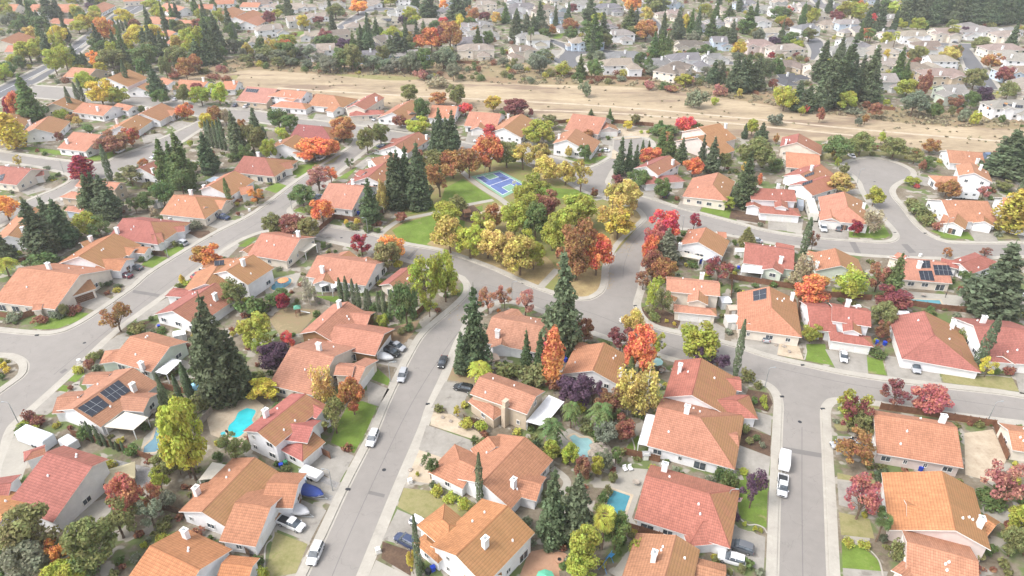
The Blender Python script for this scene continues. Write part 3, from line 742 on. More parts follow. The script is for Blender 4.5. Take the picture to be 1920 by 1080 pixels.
house('b','w',[((475,477),(424,508),(470,531),5,'gg'),((412,492),(385,532),(440,545),2.9,'gg'),((400,487),(440,485),(412,501),2.9,'hg')],[(457,493)],solar=[[(402,490),(420,488),(420,497),(402,499)]],two=True)
house('t','c',[((490,437),(563,448),(533,489),2.9,'gg'),((455,470),(480,455),(447,478),2.8,'gg')],[(560,440)],cover=[([(552,469),(572,452),(594,458),(572,472)],C1)])
house('o','c',[((35,502),(150,515),(77,577),3,'gg'),((118,541),(170,524),(127,559),2.9,'gg'),((107,517),(148,520),(125,541),4.6,'gg'),((62,572),(80,570),(66,582),2.9)],[(93,500)],two=True,bg=True)
house('b','w',[((215,437),(147,481),(197,507),2.9,'gg',(116,489)),((217,460),(253,467),(223,476),2.9,'gg'),((188,485),(237,488),(205,507),2.8,'gg'),((255,463),(278,465),(262,475),2.8,'gg'),((150,455),(165,450),(137,470),2.8,'gg')],[(172,449)])
house('r','w',[((230,409),(282,415),(276,456),2.9,'gh'),((310,428),(346,423),(330,436),2.8,'gg'),((283,440),(303,436),(287,458),2.8,'gg')],[(221,433)])
house('o','c',[((325,365),(366,369),(350,407),2.9,'gh'),((388,374),(424,376),(400,392),2.8,'gg'),((365,382),(385,388),(376,410),2.7,'gg')],[(359,362)])
house('o','w',[((440,320),(392,349),(425,373),2.9,'gg',(366,360)),((448,352),(474,348),(458,365),2.9,'gg')],[(384,342)],cover=[([(385,338),(400,331),(412,333),(396,341)],(.5,.55,.6))])
house('r','c',[((457,292),(497,296),(500,330),2.9,'gh'),((522,307),(545,303),(530,319),2.8,'gg')],[(485,291)])
house('b','w',[((555,252),(530,270),(560,296),2.9,'gg'),((565,271),(587,277),(565,292),2.8,'gg')],[(527,259)])
house('d','n',[((558,233),(605,237),(612,262),2.9,'gh')])
# --- row between the street and the dry field
house('p','n',[((463,162),(520,167),(497,194),2.9,'gg'),((505,186),(520,180),(500,194),2.7)],[],solar=[[(463,166),(486,168),(482,174),(460,172)]],bg=True)
house('o','w',[((530,168),(575,172),(568,186),5.2,'hg'),((528,190),(566,193),(548,203),2.8,'hh'),((545,176),(562,180),(545,190),4.2,'gg')],[(560,165)],two=True)
house('o','w',[((592,176),(626,179),(625,202),2.9,'gh'),((620,197),(635,200),(622,210),2.8,'gg')])
house('r','c',[((703,174),(665,197),(690,203),5,'gg'),((668,208),(707,206),(690,216),2.8,'hh'),((650,200),(662,197),(652,208),2.8,'gg')],[(706,187)],two=True,bg=True,moss=.4)
house('o','w',[((772,187),(735,211),(770,223),2.9,'gg',(716,215)),((757,205),(772,210),(752,220),2.8)])
house('o','w',[((810,197),(858,199),(850,223),2.9,'gg')],[(850,195)])
house('t','w',[((880,209),(940,213),(928,240),2.9,'gg'),((902,225),(896,238),(912,242),2.8,'gg'),((925,228),(920,238),(933,244),2.8)])
house('o','w',[((978,213),(944,240),(985,252),2.9,'gg',(915,243))],[(953,219)])
house('t','p',[((1074,213),(1137,221),(1120,252),2.9,'gg'),((1135,228),(1142,238),(1120,245),2.8)])
house('o','w',[((1080,241),(1062,262),(1110,288),2.9,'gg',(1037,268))],[(1048,257)],moss=.6)
house('b','p',[((1350,231),(1312,241),(1375,262),5,'gg'),((1340,248),(1308,258),(1374,284),3,'gg')],[(1360,237)],two=True)
house('r','c',[((1498,250),(1495,267),(1540,289),2.9,'gg',(1460,284))],[(1473,267)],moss=.6)
house('o','c',[((1473,285),(1537,290),(1528,318),2.9,'gg')],moss=.4)
house('r','w',[((1540,308),(1500,327),(1545,341),2.9,'gg'),((1555,330),(1502,346),(1552,358),2.9,'gg')],[(1521,316)],solar=[[(1508,329),(1526,322),(1526,327),(1508,333)],[(1504,344),(1523,337),(1523,342),(1504,349)]],cover=[([(1472,333),(1495,333),(1495,346),(1472,346)],C2)])
house('o','w',[((1775,281),(1842,286),(1840,310),2.9,'gg')],[(1831,303)],moss=.3)
house('o','w',[((1820,304),(1827,324),(1858,334),5.2,'gg',(1798,331)),((1768,330),(1800,331),(1772,343),3,'hh'),((1840,330),(1852,340),(1862,345),2.9)],[(1837,315)],two=True,moss=.4)
house('o','w',[((1765,375),(1852,377),(1862,417),2.9,'gg'),((1800,388),(1788,417),(1815,417),2.8,'gg'),((1842,398),(1846,415),(1862,418),2.8,'gg')],[(1775,370)])
house('o','w',[((1880,370),(1935,378),(1900,425),2.9,'gg'),])
house('t','w',[((1582,359),(1590,388),(1541,407),2.9,'gh',(1627,409)),((1556,392),(1560,409),(1578,413),2.8,'gg'),((1600,392),(1602,402),(1612,404),3.4,'gg')],[(1618,376)])
house('r','w',[((1405,352),(1490,356),(1488,378),5,'gg'),((1442,387),(1482,390),(1484,404),2.8,'hh'),((1464,366),(1466,386),(1452,388),4.5,'gg'),((1415,375),(1413,384),(1427,388),3,'gg')],[(1458,340)],two=True,moss=.4)
house('r','w',[((1255,291),(1212,312),(1240,326),5.2,'gg'),((1222,331),(1262,328),(1248,343),2.8,'hh')],[(1261,305)],two=True,moss=.7)
house('t','c',[((1347,323),(1336,346),(1282,363),2.9,'gh',(1366,371)),((1305,352),(1313,364),(1328,368),2.7,'gg')])
house('o','w',[((1324,426),(1309,454),(1354,484),2.9,'gg',(1272,463)),((1345,435),(1362,436),(1372,447),2.8,'gg')],[(1274,450)],cover=[([(1266,468),(1320,482),(1312,486),(1265,478)],C1),([(1320,478),(1346,480),(1346,487),(1318,487)],(.5,.58,.66))])
house('r','s',[((1397,457),(1490,469),(1390,493),2.9,'gg'),((1456,483),(1449,503),(1470,507),2.8,'gg'),((1455,455),(1490,462),(1487,475),2.8)],[(1463,488)],cover=[([(1392,496),(1432,500),(1430,513),(1389,509)],C2)],moss=.2)
house('o','s',[((1566,465),(1577,498),(1530,513),2.9,'gg',(1617,506)),((1515,470),(1540,476),(1520,480),2.8)],[(1530,498)])
house('t','c',[((1683,486),(1775,493),(1790,532),2.9,'gg'),((1682,500),(1715,503),(1717,523),2.9,'gg'),((1683,473),(1700,480),(1700,490),2.9,'gg')],[(1722,497)],solar=[[(1727,489),(1743,489),(1745,503),(1729,503)],[(1722,508),(1747,508),(1752,527),(1726,525)],[(1749,497),(1779,498),(1787,517),(1753,516)]],moss=.2)
house('r','w',[((1840,480),(1800,494),(1832,510),2.9,'hg'),((1765,484),(1800,492),(1778,500),2.9,'gg')],moss=.2)
house('t','c',[((1250,522),(1350,531),(1344,555),5,'gg'),((1311,538),(1309,563),(1328,566),4.5,'gg'),((1278,574),(1330,579),(1338,592),2.8,'hh'),((1262,550),(1255,560),(1268,562),3)],[(1315,519)],two=True)
house('o','c',[((1443,537),(1447,577),(1383,608),2.9,'gh',(1501,614)),((1408,585),(1405,606),(1428,610),2.7,'gg'),((1470,592),(1475,610),(1492,617),2.7,'gg')],[(1484,557)],solar=[[(1412,547),(1437,541),(1437,560),(1413,565)]],bg=True)
house('r','w',[((1560,573),(1633,584),(1633,613),5.1,'gg'),((1596,590),(1600,619),(1580,618),4.6,'gg'),((1575,626),(1618,632),(1635,650),2.8,'hh'),((1513,573),(1562,577),(1558,622),3,'gg'),((1533,598),(1530,611),(1545,616),2.8,'gg')],[(1588,570)],two=True,cover=[([(1590,575),(1612,570),(1616,575),(1600,580)],C2)])
house('r','w',[((1733,583),(1752,628),(1687,661),2.9,'gh',(1826,670)),((1718,640),(1725,655),(1748,664),2.7,'gg'),((1770,640),(1772,655),(1788,656),3.2,'gg'),((1800,655),(1805,668),(1820,676),2.8,'gg')],[(1784,608)])
house('r','w',[((1825,610),(1940,618),(1842,677),2.9,'gg'),((1884,637),(1880,668),(1906,672),2.8,'gg'),((1832,600),(1850,603),(1850,615),2.8,'gg')],[(1842,600)],cover=[([(1862,600),(1895,602),(1900,614),(1868,612)],C2)],moss=.4)
# --- centre
house('t','k',[((652,565),(590,621),(632,651),3,'gg',(560,627)),((627,611),(721,626),(687,664),3,'gg'),((642,585),(695,590),(660,610),3.2,'gg')],[(637,571)],moss=.2)
house('t','c',[((545,650),(628,668),(588,742),3,'gg'),((630,685),(665,687),(640,704),4.6,'gg'),((660,683),(686,688),(645,730),2.9,'gg')],[(599,651)],two=True,moss=.5)
house('t','w',[((595,479),(706,495),(660,532),3,'gg'),((612,508),(605,526),(628,530),2.8,'gg'),((655,470),(630,485),(665,487),2.8,'gg'),((690,481),(680,491),(707,496),2.9,'gg')],[(605,506)],cover=[([(592,524),(610,520),(618,532),(602,538)],C2),([(618,528),(632,526),(637,535),(622,541)],C2)])
house('r','c',[((770,500),(729,532),(745,549),2.8,'gg',(697,545))],moss=.7)
house('t','w',[((617,343),(683,350),(662,394),2.9,'gg')],[(662,342)],moss=.2)
house('r','w',[((722,305),(690,332),(712,348),2.9,'gg',(650,343)),((675,318),(685,322),(668,328),2.8)],[(663,340)],moss=.8)
house('t','w',[((740,287),(695,298),(703,312),2.9,'gg')],moss=.2)
house('r','w',[((785,247),(740,273),(765,287),2.9,'gg',(722,272)),((735,259),(755,261),(738,267),2.8)],[(800,258)],moss=.6)
house('t','w',[((922,594),(1029,613),(1000,660),3,'gg'),((943,623),(940,646),(920,650),2.8,'gg'),((972,580),(940,594),(975,601),2.9,'gg'),((1012,598),(1000,606),(1030,610),2.9,'gg')],[(933,626)],moss=.3)
house('o','w',[((1133,642),(1111,695),(1160,722),2.9,'gg',(1050,707)),((1082,642),(1100,648),(1078,655),2.8)],[(1164,699)])
house('r','w',[((1315,671),(1297,741),(1372,785),2.9,'gg',(1242,751)),((1264,697),(1292,697),(1239,720),2.8,'gg'),((1345,708),(1390,713),(1385,733),2.9,'gg'),((1346,750),(1381,751),(1374,784),2.8,'gh')],[(1274,690)])
house('t','n',[((899,706),(1006,743),(985,776),5,'gg'),((892,738),(926,762),(884,758),2.9,'gh')],cover=[([(986,790),(1029,740),(1058,753),(1020,799)],C2)],big=[(948,797,.9)],two=True,moss=.2)
house('t','w',[((1233,762),(1312,782),(1222,838),2.9,'gh'),((1352,812),(1384,815),(1358,838),2.8,'gg')],[(1287,768)],cover=[([(1212,776),(1228,779),(1218,836),(1196,832)],C2)])
house('r','w',[((1211,891),(1330,925),(1186,972),2.9,'gh',(1375,914)),((1318,978),(1352,975),(1343,1020),2.7,'hg'),((1330,922),(1348,920),(1330,942),4,'gg')],[(1245,876)])
house('o','w',[((1268,1003),(1243,1095),(1168,1075),3,'gg',(1312,1035)),((1280,1052),(1362,1072),(1350,1095),2.9,'gg')],[(1225,1042)])
house('y','p',[((1766,883),(1792,995),(1668,1003),2.9,'gg',(1860,1037)),((1745,957),(1700,946),(1690,998),2.9,'gg'),((1840,968),(1868,985),(1855,1008),2.8,'gg')],[(1835,978)])
house('o','p',[((1638,776),(1795,801),(1633,848),2.9,'gg',(1790,793))],[(1765,786)],moss=.2)
house('o','p',[((1700,1015),(1835,1052),(1670,1075),2.9,'gg'),((1712,1060),(1690,1078),(1680,1070),2.9,'gg')],moss=.2)
house('o','c',[((1890,806),(1950,815),(1925,848),2.9,'gg')],moss=.2)
house('y','w',[((952,948),(855,1042),(1003,999),5,'gg'),((830,974),(842,984),(800,1002),4.3,'hh'),((800,1012),(822,1030),(790,1022),2.9,'hh'),((900,1030),(906,1075),(868,1062),3,'gg'),((876,965),(890,975),(870,975),4.2)],[(910,1016)],two=True)
house('o','w',[((985,819),(903,906),(960,953),3,'gg',(845,903)),((862,862),(892,876),(820,894),2.8,'hg'),((915,818),(930,838),(886,848),2.9,'gg'),((975,897),(1016,908),(990,936),2.9,'gg')],[(963,905)],moss=.25)
# --- left side
house('o','w',[((65,388),(15,442),(60,456),2.9,'gg'),((52,440),(66,432),(62,450),2.8,'gg')],[(45,432)])
house('t','n',[((150,337),(225,343),(215,356),4.9,'gg'),((133,360),(160,363),(140,373),2.8,'hh')],two=True)
house('t','l',[((128,386),(165,391),(158,400),2.8,'gg')])
house('r','c',[((-20,310),(58,318),(20,346),2.9,'gg'),((55,322),(82,318),(62,332),2.8,'gg'),((40,316),(58,318),(45,326),3.6,'gg')],[(17,305)],solar=[[(-5,330),(10,326),(5,338),(-8,342)]],moss=.2)
house('d','w',[((300,298),(262,315),(292,339),2.9,'gg')],[(288,321)],moss=.4)
house('t','w',[((137,247),(190,253),(173,286),2.9,'gg')],[(127,266)])
house('o','w',[((92,217),(65,241),(100,260),2.9,'gg')],[(57,222)])
house('b','w',[((22,212),(0,240),(40,247),2.9,'gg')])
house('o','w',[((155,192),(212,199),(188,217),2.9,'gg'),((220,193),(250,199),(238,208),2.8,'gg')],[(184,205)])
house('b','w',[((303,193),(265,213),(297,229),2.9,'gg'),((310,206),(330,207),(318,217),2.8)],[(276,198)],moss=.6)
house('b','w',[((258,215),(225,236),(262,243),2.9,'gg',(202,232))],[(220,219)])
house('b','c',[((125,180),(98,194),(140,206),2.8,'gg')])
house('t','n',[((135,126),(180,129),(175,148),2.8,'gg')])
house('b','w',[((242,130),(200,146),(245,160),4.8,'gg')],[(213,132)],two=True)
house('o','w',[((290,147),(256,163),(285,170),2.9,'gg'),((305,145),(325,152),(315,160),2.9)],[(280,144)],two=False)
house('o','w',[((337,149),(390,153),(375,172),2.9,'gg')],[(382,150)],moss=.3)
house('o','w',[((420,152),(447,152),(440,168),2.9,'gg')],[(439,155)],moss=.3)
# --- upper left, beyond the wide road
for rc,wc,a in (('b','c',((35,60),(0,76),(50,82))),('t','c',((15,85),(60,84),(40,97))),('o','w',((60,8),(85,8),(80,22))),('o','c',((100,8),(147,8),(140,26))),('o','c',((-5,9),(35,8),(30,23))),('o','w',((195,3),(168,16),(192,24))),
  ('t','w',((283,31),(330,33),(325,47))),('o','c',((335,37),(367,38),(360,46))),('t','w',((312,5),(347,14),(320,24))),('b','w',((437,12),(410,24),(442,31))),('b','w',((475,18),(440,32),(472,38))),('t','w',((482,29),(460,40),(488,46))),
  ('o','w',((365,8),(400,7),(392,18))),('o','c',((100,34),(140,36),(130,46))),('o','w',((310,55),(330,60),(318,70))),('t','w',((320,72),(355,75),(345,85))),('o','w',((455,4),(490,5),(480,14))),('o','w',((400,-2),(440,-3),(430,8))),('o','c',((230,-4),(270,-6),(262,4)))):
    house(rc, wc, [a], moss=.3)
# --- grey and beige houses beyond the dry field
def far_house(x, y, rc, wc, yaw, two=0, sz=1.0, solar=None):
    h = House('house'); h.mossy = 0; c = P(x, y+2, 4).xy; a = math.radians(yaw)
    d = Vector((math.cos(a), math.sin(a))); n = Vector((-d.y, d.x))
    if n.y > 0: n = -n                                 # n towards the viewer
    zt = 5.3 if two else 2.9; L = 9.5*sz; hw = 5.6*sz; s = .42
    e = RV.choice(['hh','gg','hg','gh']) if two else RV.choice(['hh','gg','gh','hg'])
    add_wing(h, wing_w(c-d*L/2, c+d*L/2, n, hw, hw, zt+s*hw, s, e))
    sd = RV.choice([-1, 1])
    g0 = c+d*(sd*L*.42); dd = 3.6*sz
    add_wing(h, wing_w(g0+n*(hw*.2), g0+n*(hw+3.2), d, dd, dd, 2.9+s*dd if not two or RV.random() < .5 else zt-.6+s*dd, s, RV.choice(['gg','gh'])))
    if RV.random() < .7:
        g1 = c-d*(sd*L*.40); dd = 2.6*sz
        add_wing(h, wing_w(g1+n*(hw*.1), g1+n*(hw+1.3), d, dd, dd, zt+s*dd, s, 'gg'))
    if RV.random() < .5:
        add_wing(h, wing_w(c-d*(sd*(L*.5+1)), c-d*(sd*(L*.5+5)), n, 3.8, 3.8, 2.9+s*3.8, s, 'gg' if RV.random() < .5 else 'gh'))
    look = f"{ROOFW[rc]} roofed {WALLW[wc]} {'two storey ' if two else ''}house"
    finish(h, rc, wc, look, (x, y), False, [(x+RV.uniform(-8,8), y-2)] if RV.random() < .7 else [], solar or [], [], False)
FAR = """485,72,T,w,20,0 512,54,T,w,35,0 552,38,T,g,30,1 597,26,T,w,25,0 640,64,B,c,30,0 612,92,T,w,15,1 695,97,G,l,10,0 675,43,T,c,25,0 725,32,T,c,15,0 757,17,L,w,20,1 712,76,B,c,60,0 777,55,B,n,20,0 805,37,T,c,10,0 880,72,G,g,15,0 892,92,T,c,10,1 910,56,L,w,15,0
905,8,T,c,10,0 700,2,T,w,20,0 955,22,G,w,15,0 980,13,G,w,20,0 1045,30,G,l,15,0 1072,46,G,w,20,0 1000,74,T,w,10,1 972,95,B,c,25,1 1015,18,B,c,20,0 1140,14,G,g,15,0 1158,64,L,w,10,1 1172,100,G,g,10,0 1165,120,T,w,12,1 1260,20,S,c,20,0 1290,27,B,c,30,0 1307,46,G,l,25,0
1287,79,K,c,15,0 1347,77,G,l,5,1 1415,84,S,p,10,1 1290,110,G,w,12,1 1262,130,B,c,60,1 1430,12,L,g,10,0 1455,16,L,w,10,0 1492,9,L,w,15,0 1470,62,L,l,15,0 1562,39,S,c,20,0 1600,52,L,c,35,0 1472,92,T,c,20,0 1470,116,B,n,30,0 1472,142,D,c,20,0 1602,90,L,g,80,0 1640,92,T,c,70,0 1655,113,T,c,10,0 1655,150,L,g,5,1
1717,66,T,w,5,1 1762,62,S,c,10,0 1742,86,B,w,5,1 1752,113,T,w,5,1 1765,140,S,n,5,1 1782,172,L,s,8,1 1825,58,L,w,5,1 1890,66,T,c,5,0 1877,92,S,c,5,0 1897,108,L,w,80,0 1908,135,S,l,5,0 1915,162,T,c,70,0 1892,200,L,w,5,0 1530,30,T,c,20,0 560,8,T,w,20,0 620,5,L,w,15,0 850,25,T,c,10,0 1090,8,L,w,20,0 1210,5,L,g,10,0 1375,40,T,c,20,0 1410,40,L,w,10,0 1340,12,T,c,15,0 1560,8,G,w,20,0 1640,30,T,c,10,0 1235,112,G,w,10,0 585,60,T,w,20,0 520,8,T,w,10,0 1530,128,T,c,15,0 1700,120,B,c,5,0 1600,20,L,c,20,0"""
for q in FAR.split():
    x, y, rc, wc, yw, t = q.split(',')
    sol = None
    if (x, y) == ('725', '32'): sol = [[(717,35),(735,35),(733,40),(715,40)]]
    if (x, y) == ('1765', '140'): sol = [[(1760,147),(1773,147),(1773,152),(1760,152)]]
    if (x, y) == ('1892', '200'): sol = [[(1880,195),(1918,198),(1917,203),(1880,200)]]
    far_house(float(x), float(y), rc, wc, float(yw)-5, int(t) or int(RV.random() < .4), 1.08+.22*RV.random(), sol)

NF = 0
for _ in range(1500):                                   # the rest of the packed rows beyond the field
    x, y = RV.uniform(380, 1930), RV.uniform(-8, 112)
    if NF >= 46 or (x < 520 and y > 30): continue
    g = P(x, y+2)
    if on_road(g.x, g.y) or kerb_dist(g.x, g.y) < 11: continue
    if any((g.x-r.location.x)**2+(g.y-r.location.y)**2 < 23**2 for r, _, _ in HOUSES): continue
    if 1690 < x and y < 48: continue
    if y > 95 and x < 1100: continue
    far_house(x, y, RV.choice('TLGBTLLG'), RV.choice('wcgwlp'), RV.uniform(0, 30), int(RV.random() < .5), 1.0+.2*RV.random()); NF += 1
# ================= trees, palms, shrubs ==================
def quads(ctr, nrm, size):
    """leaf quads at ctr (n,3) facing nrm (n,3)"""
    n = len(ctr); nrm = nrm/np.maximum(np.linalg.norm(nrm, axis=1, keepdims=True), 1e-6)
    r = rs.normal(size=(n,3)); a = np.cross(nrm, r); a /= np.maximum(np.linalg.norm(a, axis=1, keepdims=True), 1e-6); b = np.cross(nrm, a)
    s = (size*rs.uniform(.6, 1.35, n))[:, None]; a = a*s*.5; b = b*s*.5*rs.uniform(.6, 1.0, n)[:, None]
    k = nrm*s*.16
    return np.stack([ctr-a-b, ctr+a-b+k, ctr+a+b, ctr-a+b+k], 1).reshape(-1, 3)
def mesh_from(v, n, mats, extra=None):
    f = [[4*i,4*i+1,4*i+2,4*i+3] for i in range(n)]
    mi = [0]*n; v = [tuple(q) for q in v]
    if extra:
        o = len(v); v += extra.v; f += [[i+o for i in q] for q in extra.f]; mi += [1]*len(extra.f)
    me = bpy.data.meshes.new('crown'); me.from_pydata(v, [], f)
    for m_ in mats: me.materials.append(m_)
    me.polygons.foreach_set('material_index', mi); me.update(); return me
def blobs(cs, radii, n_each, size, jit=.55, flat=.85, inner=.25):
    V = []; tot = 0
    for c, r in zip(cs, radii):
        n = int(n_each*(r/np.mean(radii))**1.6)+6
        d = rs.normal(size=(n,3)); d /= np.linalg.norm(d, axis=1, keepdims=True)
        rad = r*np.where(rs.rand(n) < inner, rs.uniform(.3,.8,n), rs.uniform(.82,1.12,n))
        p = c+d*rad[:, None]*np.array([1,1,flat])
        nn = d+rs.normal(size=(n,3))*jit+np.array([0,0,.35])
        V.append(quads(p, nn, size)); tot += n
    return np.concatenate(V), tot
def crown_round(k, sparse=False):
    cs, rr = [], []
    n = 26 if not sparse else 22
    for i in range(n):
        t = rs.rand(); z = .34+.60*t
        env = .40*math.sin(math.pi*min(1, (z-.20)/.84)**.85)**.7
        a = rs.rand()*6.283; q = env*math.sqrt(rs.uniform(.25, 1.0))
        cs.append(np.array([q*math.cos(a)*rs.uniform(.85,1.1), q*math.sin(a), z])); rr.append(rs.uniform(.085, .15) if not sparse else rs.uniform(.06,.12))
    cs.append(np.array([0,0,.6])); rr.append(.22 if not sparse else .14)
    v, t = blobs(cs, rr, 125 if not sparse else 75, .042 if not sparse else .036)
    return v, t, cs
def trunk_for(cs, r0=.028, top=.55, limbs=7, matk='bark'):
    t = MB(); t.tube([(0,0,-.01),(.008,0,.15),(-.006,.006,.34),(0,0,top)], [r0*1.25, r0, r0*.75, r0*.3], 7)
    for c in cs[:limbs]:
        z0 = rs.uniform(.2,.4); t.tube([(0,0,z0), (c[0]*.45, c[1]*.45, z0+(c[2]-z0)*.6), tuple(c)], [r0*.5, r0*.3, r0*.1], 5)
    return t.build('trunk', [M[matk]])
MODEL = {}
def reg(k, crown, trunk, w): MODEL.setdefault(k, []).append((crown, trunk, w))
for i in range(6):
    v, n, cs = crown_round(i); reg('D', mesh_from(v, n, [M['leaf']]), trunk_for(cs), .86)
for i in range(3):                                          # loose tree with open gaps
    v, n, cs = crown_round(i, True); reg('M', mesh_from(v, n, [M['leaf']]), trunk_for(cs, .026, .6, 14), .86)
for i in range(3):                                          # upright, flame shaped
    cs, rr = [], []
    for j in range(24):
        z = .14+.80*j/23; env = .17*(math.sin(math.pi*min(1, ((z-.05)/.98))**.62)**.8)
        a = j*2.4+rs.rand(); cs.append(np.array([env*math.cos(a)*rs.uniform(.5,1), env*math.sin(a)*rs.uniform(.5,1), z])); rr.append(.035+env*.38)
    v, n = blobs(cs, rr, 62, .038, .6, 1.25); reg('O', mesh_from(v, n, [M['leaf']]), trunk_for(cs[8:], .02, .6, 4), .40)
def conifer(rough, wid, tiers, size):
    cs, rr = [], []
    lean = rs.uniform(-.01,.01,2)
    for j in range(tiers):
        t = (j+rs.uniform(-.3,.3))/tiers; z = .07+.90*max(0,t)
        env = wid*(1-max(0,t))**.66*(.84+.16*math.sin(j*1.7+rs.rand()*3))*min(1, .66+t*3.2)
        m_ = max(2, int(9*(1-t)+2))
        a0 = rs.rand()*6.28
        for q in range(m_):
            a = a0+6.283*q/m_+rs.uniform(-.25,.25); e = env*rs.uniform(.62, 1.05+rough)
            cs.append(np.array([e*.72*math.cos(a), e*.72*math.sin(a), z-e*.12])); rr.append(max(.014, e*.36))
        cs.append(np.array([0,0,z])); rr.append(max(.012, env*.42))
    v, n = blobs(cs, rr, 26, size, .5, .9, .06)
    sp = MB(); sp.tube([(0,0,.8),(0,0,1.0)], [.010,.002], 5)
    return mesh_from(v, n, [M['needle'], M['needle']], sp)
def conifer_trunk(r=.018):
    t = MB(); t.tube([(0,0,-.01),(0,0,.3),(0,0,.85)], [r*1.3, r, r*.3], 7); return t.build('trunk', [M['bark']])
for i in range(5): reg('R', conifer(.26, .178, 24, .025), conifer_trunk(), .36)
for i in range(2): reg('Q', conifer(.08, .150, 22, .022), conifer_trunk(), .30)      # neat narrow conifer
for i in range(3):                                          # Italian cypress: thin column
    n = 1500; z = rs.uniform(.015, 1.0, n)**.95; a = rs.rand(n)*6.283
    env = .062*np.minimum(1, .55+z*2.2)*np.minimum(1, (1.02-z)*2.6)**.75*(1+.16*np.sin(z*23+a*2+i)+.10*np.sin(z*61+a*3))
    p = np.stack([env*np.cos(a), env*np.sin(a), z], 1); nn = np.stack([np.cos(a), np.sin(a), np.full(n,.5)], 1)+rs.normal(size=(n,3))*.35
    reg('C', mesh_from(quads(p, nn, .022), n, [M['needle']]), conifer_trunk(.010), .124)
for i in range(5):                                          # shrubs, unit height, ~1.3 wide
    cs, rr = [], []
    for j in range(13):
        a = rs.rand()*6.283; q = .46*math.sqrt(rs.rand()); z = .28+.46*rs.rand()*(1-q*.6)
        cs.append(np.array([q*math.cos(a), q*math.sin(a), z])); rr.append(rs.uniform(.17,.30))
    v, n = blobs(cs, rr, 46, .105, .6, .9); v[:,2] = np.maximum(v[:,2], -.02); reg('B', mesh_from(v, n, [M['leaf']]), None, 1.3)
for i in range(3):                                          # birch: white stems, wispy drooping foliage
    t = MB(); pts = []; t.tube([(0,0,-.01),(.01,0,.3),(.0,.01,.62),(0,0,.92)], [.020,.016,.010,.004], 6)
    for j in range(30):
        z0 = rs.uniform(.2,.8); a = rs.rand()*6.283; l = rs.uniform(.12,.30)*(1.05-.5*z0)
        e = (l*math.cos(a), l*math.sin(a), min(.99, z0+l*rs.uniform(.5,1.0)))
        t.tube([(0,0,z0), (e[0]*.6, e[1]*.6, z0+(e[2]-z0)*.7), e], [.007,.004,.002], 4, cap=False); pts.append(np.array(e))
        pts.append(np.array([e[0]*.8, e[1]*.8, e[2]-.12])); pts.append(np.array([e[0]*1.15, e[1]*1.15, e[2]-.10]))
    v, n = blobs(pts, [rs.uniform(.05,.10) for _ in pts], 18, .034, .8, 1.3, .5)
    reg('W', mesh_from(v, n, [M['leaf']]), t.build('trunk', [M['whitebark']]), .66)
def palm(fan):
    v = MB(); n_f = 34 if not fan else 54
    for j in range(n_f):
        a = j*2.399; el = rs.uniform(-.6, 1.15); L = rs.uniform(.36,.46) if not fan else rs.uniform(.24,.31)
        d = np.array([math.cos(a), math.sin(a)]); pts = []
        for k in range(8):
            t = k/7; r = L*t*math.cos(el*(1-.2*t)); z = .80+L*(math.sin(el)*t-(.95 if not fan else .30)*t*t*(.55+.3*(el > 0)))
            pts.append(np.array([d[0]*r, d[1]*r, z]))
        sd = np.array([-d[1], d[0], 0])
        if not fan:
            for k in range(1, 8):
                for s_ in (-1, 1):
                    p = pts[k]; w = .075*math.sin(math.pi*min(1, .15+.85*k/7))+.02; q = p-(pts[k-1]-p)*.7
                    v.face([p, q, q+sd*s_*w+np.array([0,0,-w*.55]), p+sd*s_*w*.9+np.array([0,0,-w*.6])])
                    p2 = (pts[k]+pts[k-1])/2; v.face([p2, (p2+p)/2, p+sd*s_*w+np.array([0,0,-w*.25]), p2+sd*s_*w*.9+np.array([0,0,-w*.2])])
        else:
            c = pts[4]; out = pts[7]-pts[3]; out = out/np.linalg.norm(out)
            for q in range(9):
                b = -1.3+2.6*q/8; dd = out*math.cos(b)+sd*math.sin(b); l = .15; pr = np.cross(dd, [0,0,1])*.016
                v.face([c-pr*.3, c+dd*l-pr+np.array([0,0,-.02]), c+dd*l*1.15+np.array([0,0,-.03]), c+pr])
            v.face([pts[0], pts[0]+sd*.008, c+sd*.008, c])
    t = MB(); pr = [(0,0,-.01),(.012,0,.25),(.0,.01,.5),(0,0,.82)]; t.tube(pr, [.035,.026,.024,.034] if not fan else [.04,.034,.034,.06], 8)
    return v.build('crown', [M['leaf']]), t.build('trunk', [M['bark']])
for i in range(3): reg('P', *palm(False), .80)
for i in range(2): reg('F', *palm(True), .72)

LC = {'g1':(.140,.180,.092),'g2':(.150,.215,.066),'g3':(.125,.172,.078),'ol':(.245,.250,.085),'gg':(.235,.26,.17),'yg':(.43,.45,.055),'y':(.64,.52,.06),'go':(.60,.455,.115),'yo':(.60,.46,.13),
 'o':(.80,.33,.08),'ro':(.76,.22,.085),'r':(.72,.085,.075),'cr':(.36,.028,.06),'dr':(.29,.082,.078),'br':(.34,.14,.09),'bo':(.46,.22,.085),'mr':(.46,.135,.12),'pu':(.125,.066,.11),'sa':(.62,.26,.15),'pk':(.49,.21,.17),'fl':(.85,.30,.10),'tn':(.40,.32,.20),'wt':(.5,.45,.37)}
LW = {'g1':'dark green','g2':'green','g3':'deep green','ol':'olive green','gg':'grey green','yg':'yellow green','y':'bright yellow','go':'gold','yo':'pale gold','o':'orange','ro':'red orange','r':'scarlet','cr':'crimson','dr':'maroon','mr':'dusky red','br':'russet','bo':'bronze','pu':'purple','sa':'salmon','pk':'dusty pink','fl':'flame orange','tn':'tan','wt':'bare whitish'}
